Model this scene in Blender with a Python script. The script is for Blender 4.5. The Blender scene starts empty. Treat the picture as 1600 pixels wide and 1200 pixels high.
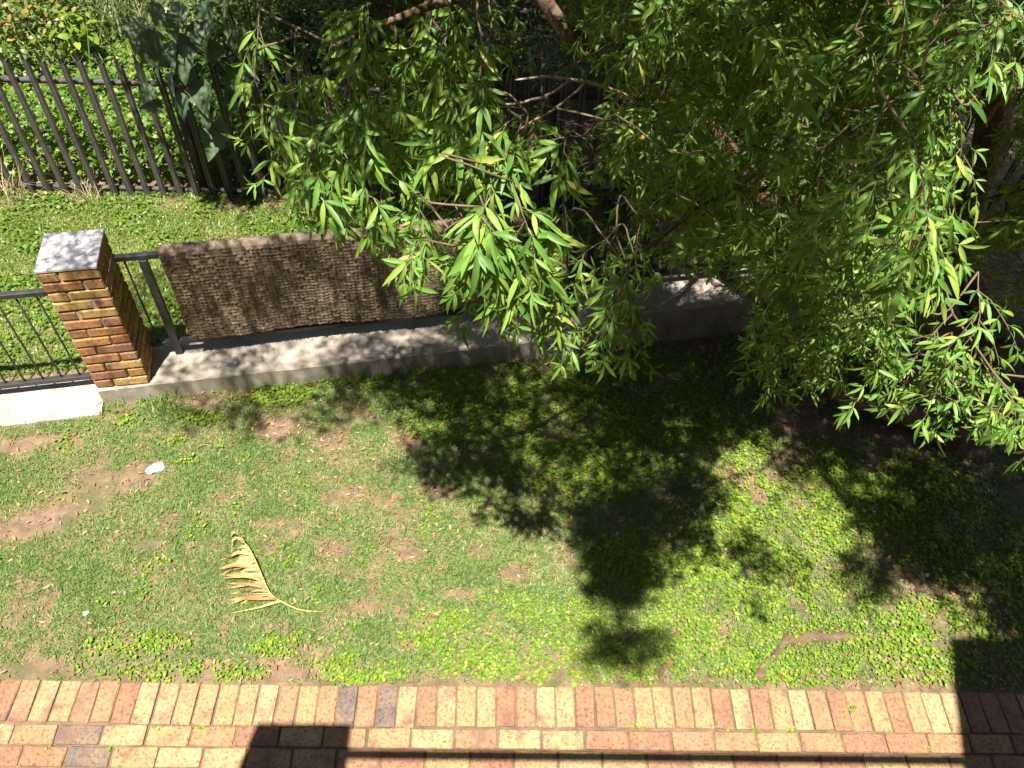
import bpy, bmesh, math, random
import numpy as np
from mathutils import Matrix, Vector

# ------------------------------------------------------------------ camera, light, exposure
SC = bpy.context.scene
COL = SC.collection
FPX, CAMH = 1290.0, 4.5                      # focal length in photo pixels, camera height
_n = np.array([-55.0, 1100.0, FPX]); _n /= np.linalg.norm(_n)
_up = -_n
_r = np.array([1.0, 0, 0]); _r -= _up * (_r @ _up); _r /= np.linalg.norm(_r)
_fw = np.cross(_up, _r)
MW = np.array([_r, _fw, _up])                # world axes in camera axes (x right, y down, z forward)

cam_d = bpy.data.cameras.new('camera'); cam = bpy.data.objects.new('camera', cam_d); COL.objects.link(cam)
cam_d.sensor_fit = 'HORIZONTAL'; cam_d.sensor_width = 36.0; cam_d.lens = FPX / 1600.0 * 36.0
cam_d.clip_start = 0.05; cam_d.clip_end = 2000.0
_cx = MW @ np.array([1, 0, 0]); _cy = MW @ np.array([0, -1, 0]); _cz = MW @ np.array([0, 0, -1])
mat = Matrix.Identity(4)
for i in range(3):
    mat[i][0], mat[i][1], mat[i][2] = _cx[i], _cy[i], _cz[i]
mat[2][3] = CAMH
cam.matrix_world = mat
SC.camera = cam

SUN_EL = math.radians(72.0)
SUN = np.array([-0.21, -0.977, 0.0]); SUN /= np.linalg.norm(SUN)
SUN = np.array([SUN[0] * math.cos(SUN_EL), SUN[1] * math.cos(SUN_EL), math.sin(SUN_EL)])
w = bpy.data.worlds.new('World'); SC.world = w; w.use_nodes = True
nt = w.node_tree; bg = nt.nodes['Background']
sky = nt.nodes.new('ShaderNodeTexSky'); sky.sky_type = 'NISHITA'; sky.sun_disc = False
sky.sun_elevation = SUN_EL; sky.sun_rotation = math.atan2(SUN[0], SUN[1]) % (2 * math.pi)
nt.links.new(sky.outputs[0], bg.inputs[0]); bg.inputs[1].default_value = 0.05
sl = bpy.data.lights.new('sun', 'SUN'); sl.energy = 5.0; sl.angle = math.radians(0.53); sl.color = (1.0, 0.95, 0.86)
so = bpy.data.objects.new('sun', sl); COL.objects.link(so)
so.rotation_euler = Vector(-SUN).to_track_quat('-Z', 'Y').to_euler(); so.location = (0, -5, 20)
SC.view_settings.view_transform = 'Standard'; SC.view_settings.look = 'None'
SC.view_settings.gamma = 1.0; SC.view_settings.use_curve_mapping = False
SC.view_settings.exposure = 1.4
SC.render.engine = 'CYCLES'
SC.cycles.max_bounces = 6; SC.cycles.diffuse_bounces = 2; SC.cycles.transmission_bounces = 3
SC.cycles.glossy_bounces = 2; SC.cycles.caustics_reflective = False; SC.cycles.caustics_refractive = False

# ------------------------------------------------------------------ helpers
rng = np.random.default_rng(7)
random.seed(7)

def ray(px, py): return MW @ np.array([px - 800.0, py - 600.0, FPX])
def at_z(px, py, z=0.0):
    d = ray(px, py); p = d * ((z - CAMH) / d[2]); return np.array([p[0], p[1], z])
def at_d(px, py, dist):
    d = ray(px, py); d /= np.linalg.norm(d); p = d * dist; p[2] += CAMH; return p
def at_Y(px, py, Y):
    d = ray(px, py); p = d * (Y / d[1]); p[2] += CAMH; return p
def proj(P):
    P = np.atleast_2d(np.asarray(P, float)) - np.array([0, 0, CAMH])
    c = P @ MW
    z = np.where(np.abs(c[:, 2]) < 1e-4, 1e-4, c[:, 2])
    return 800 + FPX * c[:, 0] / z, 600 + FPX * c[:, 1] / z, c[:, 2]
def in_frame(P, m=0):
    x, y, z = proj(P)
    return (z > 0) & (x > -m) & (x < 1600 + m) & (y > -m) & (y < 1200 + m)
def in_poly(px, py, poly):
    px = np.atleast_1d(np.asarray(px, float)); py = np.atleast_1d(np.asarray(py, float))
    r = np.zeros(len(px), bool); n = len(poly)
    for i in range(n):
        x1, y1 = poly[i]; x2, y2 = poly[(i + 1) % n]
        c = ((y1 > py) != (y2 > py)) & (px < (x2 - x1) * (py - y1) / (y2 - y1 + 1e-12) + x1)
        r ^= c
    return r
def unit(v): v = np.asarray(v, float); return v / (np.linalg.norm(v) + 1e-12)

_perm = rng.random((256, 256))
def vnoise(x, y):
    x = np.asarray(x, float); y = np.asarray(y, float)
    xi = np.floor(x).astype(int); yi = np.floor(y).astype(int); fx = x - xi; fy = y - yi
    fx = fx * fx * (3 - 2 * fx); fy = fy * fy * (3 - 2 * fy)
    g = lambda a, b: _perm[a % 256, b % 256]
    return (g(xi, yi) * (1 - fx) + g(xi + 1, yi) * fx) * (1 - fy) + (g(xi, yi + 1) * (1 - fx) + g(xi + 1, yi + 1) * fx) * fy
def fbm(x, y, o=3):
    s = 0; a = 0.5; t = 0
    for i in range(o):
        s = s + a * vnoise(np.asarray(x) * 2 ** i + 17 * i, np.asarray(y) * 2 ** i + 31 * i); t += a; a *= 0.5
    return s / t

def tag(o, label=None, cat=None, group=None, kind=None):
    if label: o['label'] = label
    if cat: o['category'] = cat
    if group: o['group'] = group
    if kind: o['kind'] = kind
    return o
def empty(name, loc, label, cat, group=None):
    o = bpy.data.objects.new(name, None); COL.objects.link(o); o.location = loc; o.empty_display_size = 0.2
    return tag(o, label, cat, group)
def link(name, me, parent=None, loc=(0, 0, 0), rot=(0, 0, 0)):
    o = bpy.data.objects.new(name, me); COL.objects.link(o); o.location = loc; o.rotation_euler = rot
    if parent is not None: o.parent = parent
    return o
def mesh_np(name, V, loops, sizes, m, smooth=False):
    """mesh from flat arrays: V (n,3), loops flat indices, sizes per face"""
    me = bpy.data.meshes.new(name)
    V = np.ascontiguousarray(V, dtype=np.float32); loops = np.ascontiguousarray(loops, dtype=np.int32)
    sizes = np.ascontiguousarray(sizes, dtype=np.int32)
    me.vertices.add(len(V)); me.vertices.foreach_set('co', V.ravel())
    me.loops.add(len(loops)); me.loops.foreach_set('vertex_index', loops)
    me.polygons.add(len(sizes))
    st = np.zeros(len(sizes), np.int32); st[1:] = np.cumsum(sizes)[:-1]
    me.polygons.foreach_set('loop_start', st); me.polygons.foreach_set('loop_total', sizes)
    if smooth: me.polygons.foreach_set('use_smooth', np.ones(len(sizes), bool))
    me.update(calc_edges=True); me.validate()
    if m: me.materials.append(m)
    return me
def mesh_py(name, verts, faces, m, smooth=False):
    loops = [i for f in faces for i in f]; sizes = [len(f) for f in faces]
    return mesh_np(name, np.array(verts, float), loops, sizes, m, smooth)
class MB:
    def __init__(s): s.v = []; s.f = []
    def add(s, V, F):
        o = len(s.v); s.v += [tuple(map(float, p)) for p in V]; s.f += [tuple(i + o for i in f) for f in F]; return s
    def box(s, c, size, rz=0.0, M=None):
        x, y, z = [a / 2 for a in size]
        V = np.array([(-x,-y,-z),(x,-y,-z),(x,y,-z),(-x,y,-z),(-x,-y,z),(x,-y,z),(x,y,z),(-x,y,z)])
        cz, sz = math.cos(rz), math.sin(rz)
        R = np.array([[cz,-sz,0],[sz,cz,0],[0,0,1]])
        V = V @ R.T + np.array(c)
        return s.add(V, [(0,3,2,1),(4,5,6,7),(0,1,5,4),(1,2,6,5),(2,3,7,6),(3,0,4,7)])
    def tube(s, pts, rad, n=8, jit=0.0, cap=True):
        P = np.array(pts, float); R = np.broadcast_to(np.array(rad, float), (len(P),))
        T = np.gradient(P, axis=0); T /= np.linalg.norm(T, axis=1)[:, None] + 1e-9
        a = np.array([0, 0, 1.0]) if abs(T[0][2]) < 0.9 else np.array([1.0, 0, 0])
        u = unit(np.cross(T[0], a)); V = []
        ang = np.arange(n) * 2 * math.pi / n
        for i in range(len(P)):
            u = unit(u - T[i] * (u @ T[i])); v = np.cross(T[i], u)
            rr = R[i] * (1 + jit * (rng.random(n) - 0.5))
            V += list(P[i] + (np.cos(ang) * rr)[:, None] * u + (np.sin(ang) * rr)[:, None] * v)
        F = []
        for i in range(len(P) - 1):
            for k in range(n):
                k2 = (k + 1) % n; F.append((i*n+k, i*n+k2, (i+1)*n+k2, (i+1)*n+k))
        if cap:
            F.append(tuple(range(n))[::-1]); F.append(tuple((len(P)-1)*n + k for k in range(n)))
        return s.add(V, F)
    def mesh(s, name, m, smooth=False): return mesh_py(name, s.v, s.f, m, smooth)
    def build(s, name, m, parent=None, smooth=False, loc=(0,0,0)):
        return link(name, s.mesh(name, m, smooth), parent, loc)
def smooth_path(P, n):
    P = np.array(P, float); Q = np.vstack([2*P[0]-P[1], P, 2*P[-1]-P[-2]]); out = []
    m = len(P) - 1
    for t in np.linspace(0, m, n):
        i = min(int(t), m - 1); u = t - i
        a, b, c, d = Q[i], Q[i+1], Q[i+2], Q[i+3]
        out.append(0.5*((2*b)+(-a+c)*u+(2*a-5*b+4*c-d)*u*u+(-a+3*b-3*c+d)*u**3))
    return np.array(out)
def bevel_box_mesh(name, size, bev, m, jit=0.0, seed=0):
    bm = bmesh.new(); bmesh.ops.create_cube(bm, size=1.0)
    for v in bm.verts: v.co = Vector((v.co.x*size[0], v.co.y*size[1], v.co.z*size[2]))
    bmesh.ops.bevel(bm, geom=bm.edges[:], offset=bev, segments=1, affect='EDGES', profile=0.6)
    rr = random.Random(seed)
    for v in bm.verts: v.co += Vector((rr.uniform(-jit,jit), rr.uniform(-jit,jit), rr.uniform(-jit,jit)*0.6))
    me = bpy.data.meshes.new(name); bm.to_mesh(me); bm.free(); me.materials.append(m); return me

# ------------------------------------------------------------------ materials
def new_mat(name):
    m = bpy.data.materials.new(name); m.use_nodes = True
    n = m.node_tree.nodes; return m, n, m.node_tree.links, n['Principled BSDF'], n['Material Output']
def ramp(n, stops, interp='LINEAR'):
    r = n.new('ShaderNodeValToRGB'); e = r.color_ramp.elements; r.color_ramp.interpolation = interp
    while len(e) < len(stops): e.new(0.5)
    for k, (p, c) in enumerate(stops): e[k].position = p; e[k].color = (*c, 1)
    return r
def noise(n, l, scale, detail=4, rough=0.6, obj=False):
    tc = n.new('ShaderNodeTexCoord'); t = n.new('ShaderNodeTexNoise')
    t.inputs['Scale'].default_value = scale; t.inputs['Detail'].default_value = detail; t.inputs['Roughness'].default_value = rough
    l.new(tc.outputs['Object'], t.inputs['Vector']); return t
def bump(n, l, src, b, strength=0.4, dist=0.01):
    k = n.new('ShaderNodeBump'); k.inputs['Strength'].default_value = strength; k.inputs['Distance'].default_value = dist
    l.new(src, k.inputs['Height']); l.new(k.outputs[0], b.inputs['Normal']); return k
def mixc(n, l, a, b, f, mode='MIX'):
    x = n.new('ShaderNodeMix'); x.data_type = 'RGBA'; x.blend_type = mode
    for s, v in ((6, a), (7, b)):
        if hasattr(v, 'links'): l.new(v, x.inputs[s])
        else: x.inputs[s].default_value = (*v, 1)
    if hasattr(f, 'links'): l.new(f, x.inputs[0])
    else: x.inputs[0].default_value = f
    return x.outputs[2]
def leaf_mat(name, stops, trans=0.35, tcol=None, rough=0.42, spec=0.4, patch=0.0):
    m, n, l, b, o = new_mat(name)
    g = n.new('ShaderNodeNewGeometry'); r = ramp(n, stops)
    oi = n.new('ShaderNodeObjectInfo'); ad = n.new('ShaderNodeMath'); ad.operation = 'ADD'; fr_ = n.new('ShaderNodeMath'); fr_.operation = 'FRACT'
    l.new(g.outputs['Random Per Island'], ad.inputs[0]); l.new(oi.outputs['Random'], ad.inputs[1]); l.new(ad.outputs[0], fr_.inputs[0])
    src = fr_.outputs[0]
    if patch:                                      # patches of greener and drier growth
        t = noise(n, l, 2.4, 4, 0.65); mr = n.new('ShaderNodeMapRange'); mr.inputs[1].default_value = 0.3; mr.inputs[2].default_value = 0.7
        mr.inputs[3].default_value = -patch; mr.inputs[4].default_value = patch; l.new(t.outputs[0], mr.inputs[0])
        a2 = n.new('ShaderNodeMath'); a2.operation = 'ADD'; a2.use_clamp = True; l.new(src, a2.inputs[0]); l.new(mr.outputs[0], a2.inputs[1]); src = a2.outputs[0]
    l.new(src, r.inputs[0])
    b.inputs['Roughness'].default_value = rough; b.inputs['Specular IOR Level'].default_value = spec
    t = n.new('ShaderNodeBsdfTranslucent'); mx = n.new('ShaderNodeMixShader'); mx.inputs[0].default_value = trans
    tc = mixc(n, l, r.outputs[0], tcol or (0.5, 0.75, 0.08), 0.45)
    l.new(r.outputs[0], b.inputs['Base Color']); l.new(tc, t.inputs[0])
    l.new(b.outputs[0], mx.inputs[1]); l.new(t.outputs[0], mx.inputs[2]); l.new(mx.outputs[0], o.inputs[0]); return m
def rough_mat(name, c1, c2, scale, rough=0.9, bs=0.4, bd=0.005, c3=None, s2=3.0):
    m, n, l, b, o = new_mat(name)
    t = noise(n, l, scale); r = ramp(n, [(0.3, c1), (0.7, c2)]); l.new(t.outputs[0], r.inputs[0]); c = r.outputs[0]
    if c3:
        t2 = noise(n, l, s2, 6, 0.7); r2 = ramp(n, [(0.5, (0,0,0)), (0.68, (1,1,1))]); l.new(t2.outputs[0], r2.inputs[0])
        c = mixc(n, l, c, c3, r2.outputs[0])
    l.new(c, b.inputs['Base Color']); b.inputs['Roughness'].default_value = rough
    t3 = noise(n, l, scale * 4, 5, 0.7); bump(n, l, t3.outputs[0], b, bs, bd); return m

M = {}
M['soil'] = rough_mat('soil', (0.12,0.078,0.045), (0.27,0.175,0.11), 11, 0.95, 0.8, 0.02, (0.085,0.10,0.035), 2.6)
M['grass'] = leaf_mat('grass_blades', [(0,(0.072,0.15,0.034)),(0.42,(0.138,0.245,0.055)),(0.77,(0.21,0.295,0.075)),(0.92,(0.29,0.28,0.115)),(1,(0.44,0.35,0.19))], 0.3, (0.4,0.55,0.1), 0.5, 0.35, 0.22)
M['grass_back'] = leaf_mat('back_grass', [(0,(0.08,0.15,0.02)),(0.6,(0.16,0.25,0.035)),(1,(0.26,0.28,0.08))], 0.3, patch=0.2)
M['clover'] = leaf_mat('clover_leaves', [(0,(0.10,0.20,0.018)),(0.6,(0.19,0.30,0.025)),(1,(0.30,0.36,0.04))], 0.3, (0.5,0.7,0.05), 0.5, 0.3)
M['litter'] = leaf_mat('dry_litter', [(0,(0.20,0.085,0.04)),(0.5,(0.32,0.15,0.08)),(0.8,(0.42,0.27,0.15)),(1,(0.45,0.34,0.20))], 0.1, (0.5,0.3,0.1), 0.7)
M['leaf'] = leaf_mat('tree_leaf', [(0,(0.085,0.18,0.035)),(0.45,(0.155,0.30,0.055)),(0.8,(0.235,0.39,0.065)),(0.97,(0.32,0.43,0.075)),(1,(0.42,0.40,0.09))], 0.33, (0.45,0.68,0.06), 0.48, 0.45)
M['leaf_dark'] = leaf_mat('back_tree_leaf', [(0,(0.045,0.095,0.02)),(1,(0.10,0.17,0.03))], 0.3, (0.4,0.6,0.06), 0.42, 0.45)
M['bigleaf'] = leaf_mat('broad_leaf', [(0,(0.075,0.135,0.065)),(1,(0.13,0.20,0.10))], 0.2, (0.3,0.5,0.1), 0.5, 0.4)
M['weed'] = leaf_mat('weed_leaf', [(0,(0.07,0.14,0.022)),(0.7,(0.13,0.22,0.03)),(0.92,(0.22,0.29,0.045)),(1,(0.30,0.33,0.07))], 0.34)
M['redweed'] = leaf_mat('reddish_weed_leaf', [(0,(0.08,0.14,0.03)),(0.75,(0.19,0.23,0.05)),(1,(0.34,0.18,0.06))], 0.3)
M['reed'] = leaf_mat('reed_blade', [(0,(0.085,0.15,0.05)),(0.6,(0.16,0.23,0.075)),(0.85,(0.27,0.28,0.11)),(1,(0.42,0.36,0.18))], 0.25)
M['straw'] = leaf_mat('straw', [(0,(0.34,0.27,0.14)),(1,(0.52,0.44,0.24))], 0.2, (0.6,0.5,0.2), 0.6)
M['frond_stalk'] = rough_mat('frond_stalk', (0.45,0.30,0.09), (0.55,0.42,0.15), 20, 0.6, 0.2, 0.002)
M['frond'] = leaf_mat('dry_frond', [(0,(0.36,0.20,0.08)),(0.18,(0.46,0.34,0.13)),(0.55,(0.50,0.43,0.17)),(0.85,(0.44,0.41,0.15)),(1,(0.36,0.20,0.08))], 0.2, (0.7,0.55,0.2), 0.55, patch=0.5)
M['bark'] = rough_mat('bark', (0.10,0.062,0.036), (0.235,0.155,0.095), 14, 0.9, 0.9, 0.015, (0.075,0.052,0.035), 5)
M['twig'] = rough_mat('twig', (0.10,0.075,0.04), (0.20,0.14,0.085), 30, 0.8, 0.3, 0.002)
M['deadwood'] = rough_mat('dead_wood', (0.32,0.22,0.17), (0.47,0.36,0.29), 25, 0.85, 0.3, 0.002)
M['metal'] = rough_mat('dark_metal', (0.022,0.022,0.024), (0.04,0.038,0.038), 40, 0.45, 0.1, 0.001, (0.06,0.045,0.035), 12)
M['palisade'] = rough_mat('palisade_steel', (0.065,0.06,0.06), (0.12,0.108,0.104), 12, 0.55, 0.15, 0.002, (0.14,0.10,0.085), 6)
M['concrete'] = rough_mat('curb_concrete', (0.31,0.265,0.22), (0.44,0.385,0.325), 6, 0.92, 0.5, 0.004, (0.20,0.165,0.135), 3.2)
M['concrete_white'] = rough_mat('pale_concrete', (0.33,0.295,0.245), (0.45,0.405,0.345), 8, 0.9, 0.5, 0.004, (0.24,0.19,0.15), 5)
M['screed'] = rough_mat('cap_screed', (0.46,0.44,0.455), (0.58,0.55,0.555), 12, 0.85, 0.3, 0.002, (0.42,0.41,0.44), 9)
M['mortar'] = rough_mat('mortar', (0.17,0.13,0.095), (0.28,0.22,0.165), 25, 0.95, 0.6, 0.004)
M['white'] = rough_mat('white_stone', (0.72,0.72,0.72), (0.85,0.85,0.84), 20, 0.7, 0.3, 0.004)
M['plaster'] = rough_mat('house_plaster', (0.15,0.095,0.065), (0.21,0.135,0.09), 5, 0.9, 0.3, 0.003)

def brick_mat(name, stops, spot, bs):
    m, n, l, b, o = new_mat(name)
    oi = n.new('ShaderNodeObjectInfo'); r = ramp(n, stops, 'CONSTANT'); l.new(oi.outputs['Random'], r.inputs[0])
    tc = n.new('ShaderNodeTexCoord'); off = n.new('ShaderNodeVectorMath'); off.operation = 'MULTIPLY_ADD'
    l.new(oi.outputs['Random'], off.inputs[0]); off.inputs[1].default_value = (37, 53, 71); l.new(tc.outputs['Object'], off.inputs[2])
    def nz(s, d):
        t = n.new('ShaderNodeTexNoise'); t.inputs['Scale'].default_value = s; t.inputs['Detail'].default_value = d
        t.inputs['Roughness'].default_value = 0.7; l.new(off.outputs[0], t.inputs['Vector']); return t
    t = nz(9, 5); r1 = ramp(n, [(0.38,(0,0,0)),(0.8,(0.8,0.8,0.8))]); l.new(t.outputs[0], r1.inputs[0])
    c = mixc(n, l, r.outputs[0], spot, r1.outputs[0])
    t2 = nz(60, 4); r2 = ramp(n, [(0.34,(0.30,0.28,0.26)),(0.50,(1,1,1)),(0.75,(1.25,1.2,1.12))]); l.new(t2.outputs[0], r2.inputs[0])
    c = mixc(n, l, c, r2.outputs[0], 0.8, 'MULTIPLY')
    t4 = nz(7, 5); r4 = ramp(n, [(0.50,(0,0,0)),(0.66,(0.75,0.75,0.75))]); l.new(t4.outputs[0], r4.inputs[0])
    c = mixc(n, l, c, (0.15,0.085,0.06), r4.outputs[0])
    l.new(c, b.inputs['Base Color']); b.inputs['Roughness'].default_value = 0.9
    t3 = nz(45, 6); bump(n, l, t3.outputs[0], b, bs, 0.004); return m
M['paver'] = brick_mat('paving_brick', [(0,(0.35,0.225,0.105)),(0.20,(0.315,0.175,0.088)),(0.36,(0.27,0.125,0.072)),(0.52,(0.375,0.275,0.14)),(0.68,(0.295,0.16,0.09)),(0.82,(0.36,0.245,0.125)),(0.955,(0.125,0.095,0.088))], (0.33,0.205,0.105), 0.7)
M['brick'] = brick_mat('pillar_brick', [(0,(0.47,0.27,0.09)),(0.3,(0.40,0.19,0.065)),(0.5,(0.34,0.135,0.06)),(0.66,(0.50,0.32,0.115)),(0.88,(0.25,0.105,0.06))], (0.44,0.27,0.11), 0.9)
# the rug: brown taupe with per-knot variation
m, n, l, b, o = new_mat('rug_jute')
t = noise(n, l, 38, 2); t2 = noise(n, l, 3.5, 4); r = ramp(n, [(0.25,(0.135,0.10,0.075)),(0.5,(0.235,0.183,0.138)),(0.8,(0.35,0.285,0.225))]); l.new(t.outputs[0], r.inputs[0])
r2 = ramp(n, [(0.3,(0.7,0.68,0.66)),(0.7,(1.1,1.05,1.0))]); l.new(t2.outputs[0], r2.inputs[0])
l.new(mixc(n, l, r.outputs[0], r2.outputs[0], 1.0, 'MULTIPLY'), b.inputs['Base Color']); b.inputs['Roughness'].default_value = 0.95
b.inputs['Specular IOR Level'].default_value = 0.1
t3 = noise(n, l, 260, 3); bump(n, l, t3.outputs[0], b, 0.6, 0.003); M['rug'] = m

# ------------------------------------------------------------------ ground
PAVE_Y = 1.672
def ground_z(x, y):
    x = np.asarray(x, float); y = np.asarray(y, float)
    h = 0.05 * (fbm(x * 0.8, y * 0.8) - 0.5) + 0.02 * (fbm(x * 4, y * 4) - 0.5)
    k = np.clip((y - PAVE_Y - 0.02) / 0.35, 0, 1)
    far = np.clip((np.abs(x) - 12) / 20, 0, 1) + np.clip((y - 14) / 20, 0, 1)
    return np.where(y < PAVE_Y + 0.02, -0.012, -0.008 + k * (h + 0.012)) + far * 0.2 * (fbm(x * 0.05, y * 0.05) - 0.5)
def axis(lo, hi, step, outer):
    a = np.arange(lo, hi + 1e-6, step); o = np.array(outer)
    return np.concatenate([lo - o[::-1], a, hi + o])
gx = axis(-8, 8, 0.11, [0.5,1,2,4,8,16,40,100,300]); gy = axis(-0.5, 12, 0.11, [0.5,1,2,4,8,16,40,100,300])
XX, YY = np.meshgrid(gx, gy); V = np.stack([XX, YY, ground_z(XX, YY)], -1).reshape(-1, 3)
nx, ny = len(gx), len(gy); idx = np.arange(nx * ny).reshape(ny, nx)
F = np.stack([idx[:-1,:-1], idx[:-1,1:], idx[1:,1:], idx[1:,:-1]], -1).reshape(-1, 4)
tag(link('ground', mesh_np('ground', V, F.ravel(), np.full(len(F), 4), M['soil'], True)), kind='structure')

# brick paving: every brick an object of its own
pv = tag(MB().box((0, 0.6, -0.064), (9.0, 2.16, 0.06)).build('brick_paving', M['mortar']), kind='structure')
L, W, T = 0.222, 0.104, 0.05
bms = [bevel_box_mesh('paving_brick', (L - 0.006, W - 0.0045, T), 0.005, M['paver'], 0.003, k) for k in range(5)]
def paver(x, y, rz):
    o = link('brick', random.choice(bms), pv, (x, y, -T / 2 + random.uniform(-0.003, 0.003)), (random.uniform(-.012,.012), random.uniform(-.008,.008), rz + random.uniform(-.018,.018)))
x = -3.4
while x < 3.7:
    paver(x, PAVE_Y - 0.112 + 0.006 * math.sin(x * 1.7) + random.uniform(-.003,.003), math.pi / 2); x += 0.1065
for k in range(5):
    y = PAVE_Y - 0.228 - W / 2 - k * 0.1075; x = -3.5 + (0.115 if k % 2 else 0.03)
    while x < 3.7:
        paver(x, y, 0); x += 0.2285

# ------------------------------------------------------------------ fence frame: direction of the low wall
WD = unit([0.983, 0.181, 0]); WN = np.array([-WD[1], WD[0], 0])          # along, and away from the camera
WA = at_z(230, 601, 0.17)                                                # a point on the middle wall's front edge
ANG = math.atan2(WD[1], WD[0])
def on_wall(s, d=0.0, z=0.0): return np.array([WA[0], WA[1], 0]) + WD * s + WN * d + np.array([0, 0, z])
def s_of(P): return float((np.asarray(P)[:3] - np.array([WA[0], WA[1], 0])) @ WD)
Z1, Z2, ZL = 0.17, 0.345, 0.045                                            # tops of the three walls
S_STEP = s_of(at_z(905, 500, 0.2))
def low_wall(s0, s1, d0, d1, ztop, mt, label):
    bm = bmesh.new(); n = max(4, int((s1 - s0) / 0.06)); ring = []
    prof = [(d0, -0.12), (d0, ztop - 0.012), (d0 + 0.012, ztop), (d1 - 0.012, ztop), (d1, ztop - 0.012), (d1, -0.12)]
    for i in range(n + 1):
        s = s0 + (s1 - s0) * i / n; rr = []
        for (d, z) in prof:
            j = 0.006
            p = on_wall(s, d + random.uniform(-j, j) * 0.7 + 0.008 * (float(fbm(s * 3, z * 9)) - .5), z + random.uniform(-j, j) * 0.4)
            rr.append(bm.verts.new(p))
        ring.append(rr)
    for i in range(n):
        for k in range(5): bm.faces.new((ring[i][k], ring[i+1][k], ring[i+1][k+1], ring[i][k+1]))
    bm.faces.new(ring[0]); bm.faces.new(ring[-1][::-1])
    bmesh.ops.recalc_face_normals(bm, faces=bm.faces[:])
    me = bpy.data.meshes.new('low_wall'); bm.to_mesh(me); bm.free(); me.materials.append(mt)
    return tag(link('low_wall', me), label, 'low wall', 'concrete walls under the railings')
SP = s_of(at_z(150, 602, 0.17)) + 0.005                                    # left side of the pillar
low_wall(-4.6, SP + 0.005, -0.10, 0.30, ZL, M['concrete_white'], 'pale concrete low wall left of the brick pillar, lowest of the stepped walls')
low_wall(SP + 0.007, S_STEP, 0.0, 0.36, Z1, M['concrete'], 'dappled grey concrete low wall under the railing with the brown rug')
low_wall(S_STEP + 0.003, 5.2, 0.0, 0.36, Z2, M['concrete'], 'shaded concrete low wall running behind the leafy tree, highest of the stepped walls')

# ------------------------------------------------------------------ brick pillar
PW = 0.338
pc = on_wall(SP + PW / 2 + 0.01, 0.012 + PW / 2, 0)
pil = empty('brick_pillar', (pc[0], pc[1], Z1), 'square brown brick pillar with smooth pale cap at the break of the railing', 'pillar')
pil.rotation_euler = (0, 0, ANG)
NC, CH = 13, 0.079
pbm = [bevel_box_mesh('pillar_brick', (0.222, 0.106, 0.066), 0.007, M['brick'], 0.003, 40 + k) for k in range(6)]
MB().box((0, 0, NC * CH / 2), (PW - 0.016, PW - 0.016, NC * CH - 0.004)).build('mortar', M['mortar'], pil)
h = PW / 2
for c in range(NC):
    z = (c + 0.5) * CH + 0.002
    for q in range(4):
        a = q * math.pi / 2
        lx = -h + 0.111 if c % 2 else h - 0.111
        px, py = lx, -h + 0.053
        cx, sx = math.cos(a), math.sin(a)
        link('brick', random.choice(pbm), pil, (px * cx - py * sx + random.uniform(-.002,.002), px * sx + py * cx + random.uniform(-.002,.002), z + random.uniform(-.002,.002)), (random.uniform(-.012,.012), random.uniform(-.01,.01), a + (math.pi if random.random() < .5 else 0) + random.uniform(-.012,.012)))
cap = bevel_box_mesh('cap', (PW + 0.006, PW + 0.006, 0.022), 0.004, M['screed'], 0.001, 5)
link('cap', cap, pil, (0, 0, NC * CH + 0.0125))

# ------------------------------------------------------------------ railings
RD = float((at_z(283, 553, Z1)[:3] - np.array([WA[0], WA[1], 0])) @ WN) + 0.02      # offset of the rail line behind the front edge
def solve_rail(px, py):
    lo, hi = 0.2, 2.0                                                       # height where the pixel's ray meets the rail plane
    d = ray(px, py); o = np.array([0, 0, CAMH]); q = np.array([WA[0], WA[1], 0]) + WN * RD
    t = ((q - o) @ WN) / (d @ WN); return (o + d * t)
P_a = solve_rail(250, 394); P_b = solve_rail(880, 336); P_l = solve_rail(40, 455)
P_c = solve_rail(236, 550); P_dd = solve_rail(820, 492); P_e = solve_rail(70, 596)
print('rails', P_a, P_b, P_l, P_c, P_dd, P_e, 'RD', RD)
def railing(s0, s1, zt, zb, zfoot, posts, bars0, bstep, label, rd=None):
    c = on_wall((s0 + s1) / 2, RD if rd is None else rd, zfoot)
    t = empty('railing', c, label, 'railing', 'black steel railings on the low walls')
    t.rotation_euler = (0, 0, ANG); mid = (s0 + s1) / 2
    for nm, z in (('top_rail', zt), ('bottom_rail', zb)):
        me = bevel_box_mesh(nm, (s1 - s0, 0.038, 0.038), 0.003, M['metal'], 0.0004, 1); link(nm, me, t, (0, 0, z - 0.019 - zfoot))
    pm = bevel_box_mesh('post', (0.05, 0.042, zt - 0.040 - zfoot), 0.003, M['metal'], 0.0004, 2)
    for s in posts: link('post', pm, t, (s - mid, -0.003, (zt - 0.040 - zfoot) / 2))
    bm_ = MB().tube([(0,0,0),(0,0,zt - zb - 0.04)], 0.0065, 6).mesh('bar', M['metal'])
    s = bars0
    while s < s1 - 0.03:
        if s > s0 + 0.02 and all(abs(s - q) > 0.05 for q in posts): link('bar', bm_, t, (s - mid, 0, zb + 0.001 - zfoot))
        s += bstep
    return t
post_a = s_of(at_z(281, 553, Z1)); post_b = s_of(at_z(643, 516, Z1))
ztop1 = (P_a[2] + P_b[2]) / 2; zbot1 = Z1 + 0.13
bar_ref = s_of(solve_rail(195, 410)); BST = 0.122
railing(SP + PW + 0.025, S_STEP + 0.01, ztop1, zbot1, Z1, [post_a, post_b, S_STEP - 0.06], bar_ref % BST - 3 * BST, BST, 'black steel railing right of the brick pillar, carrying the brown rug')
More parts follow.
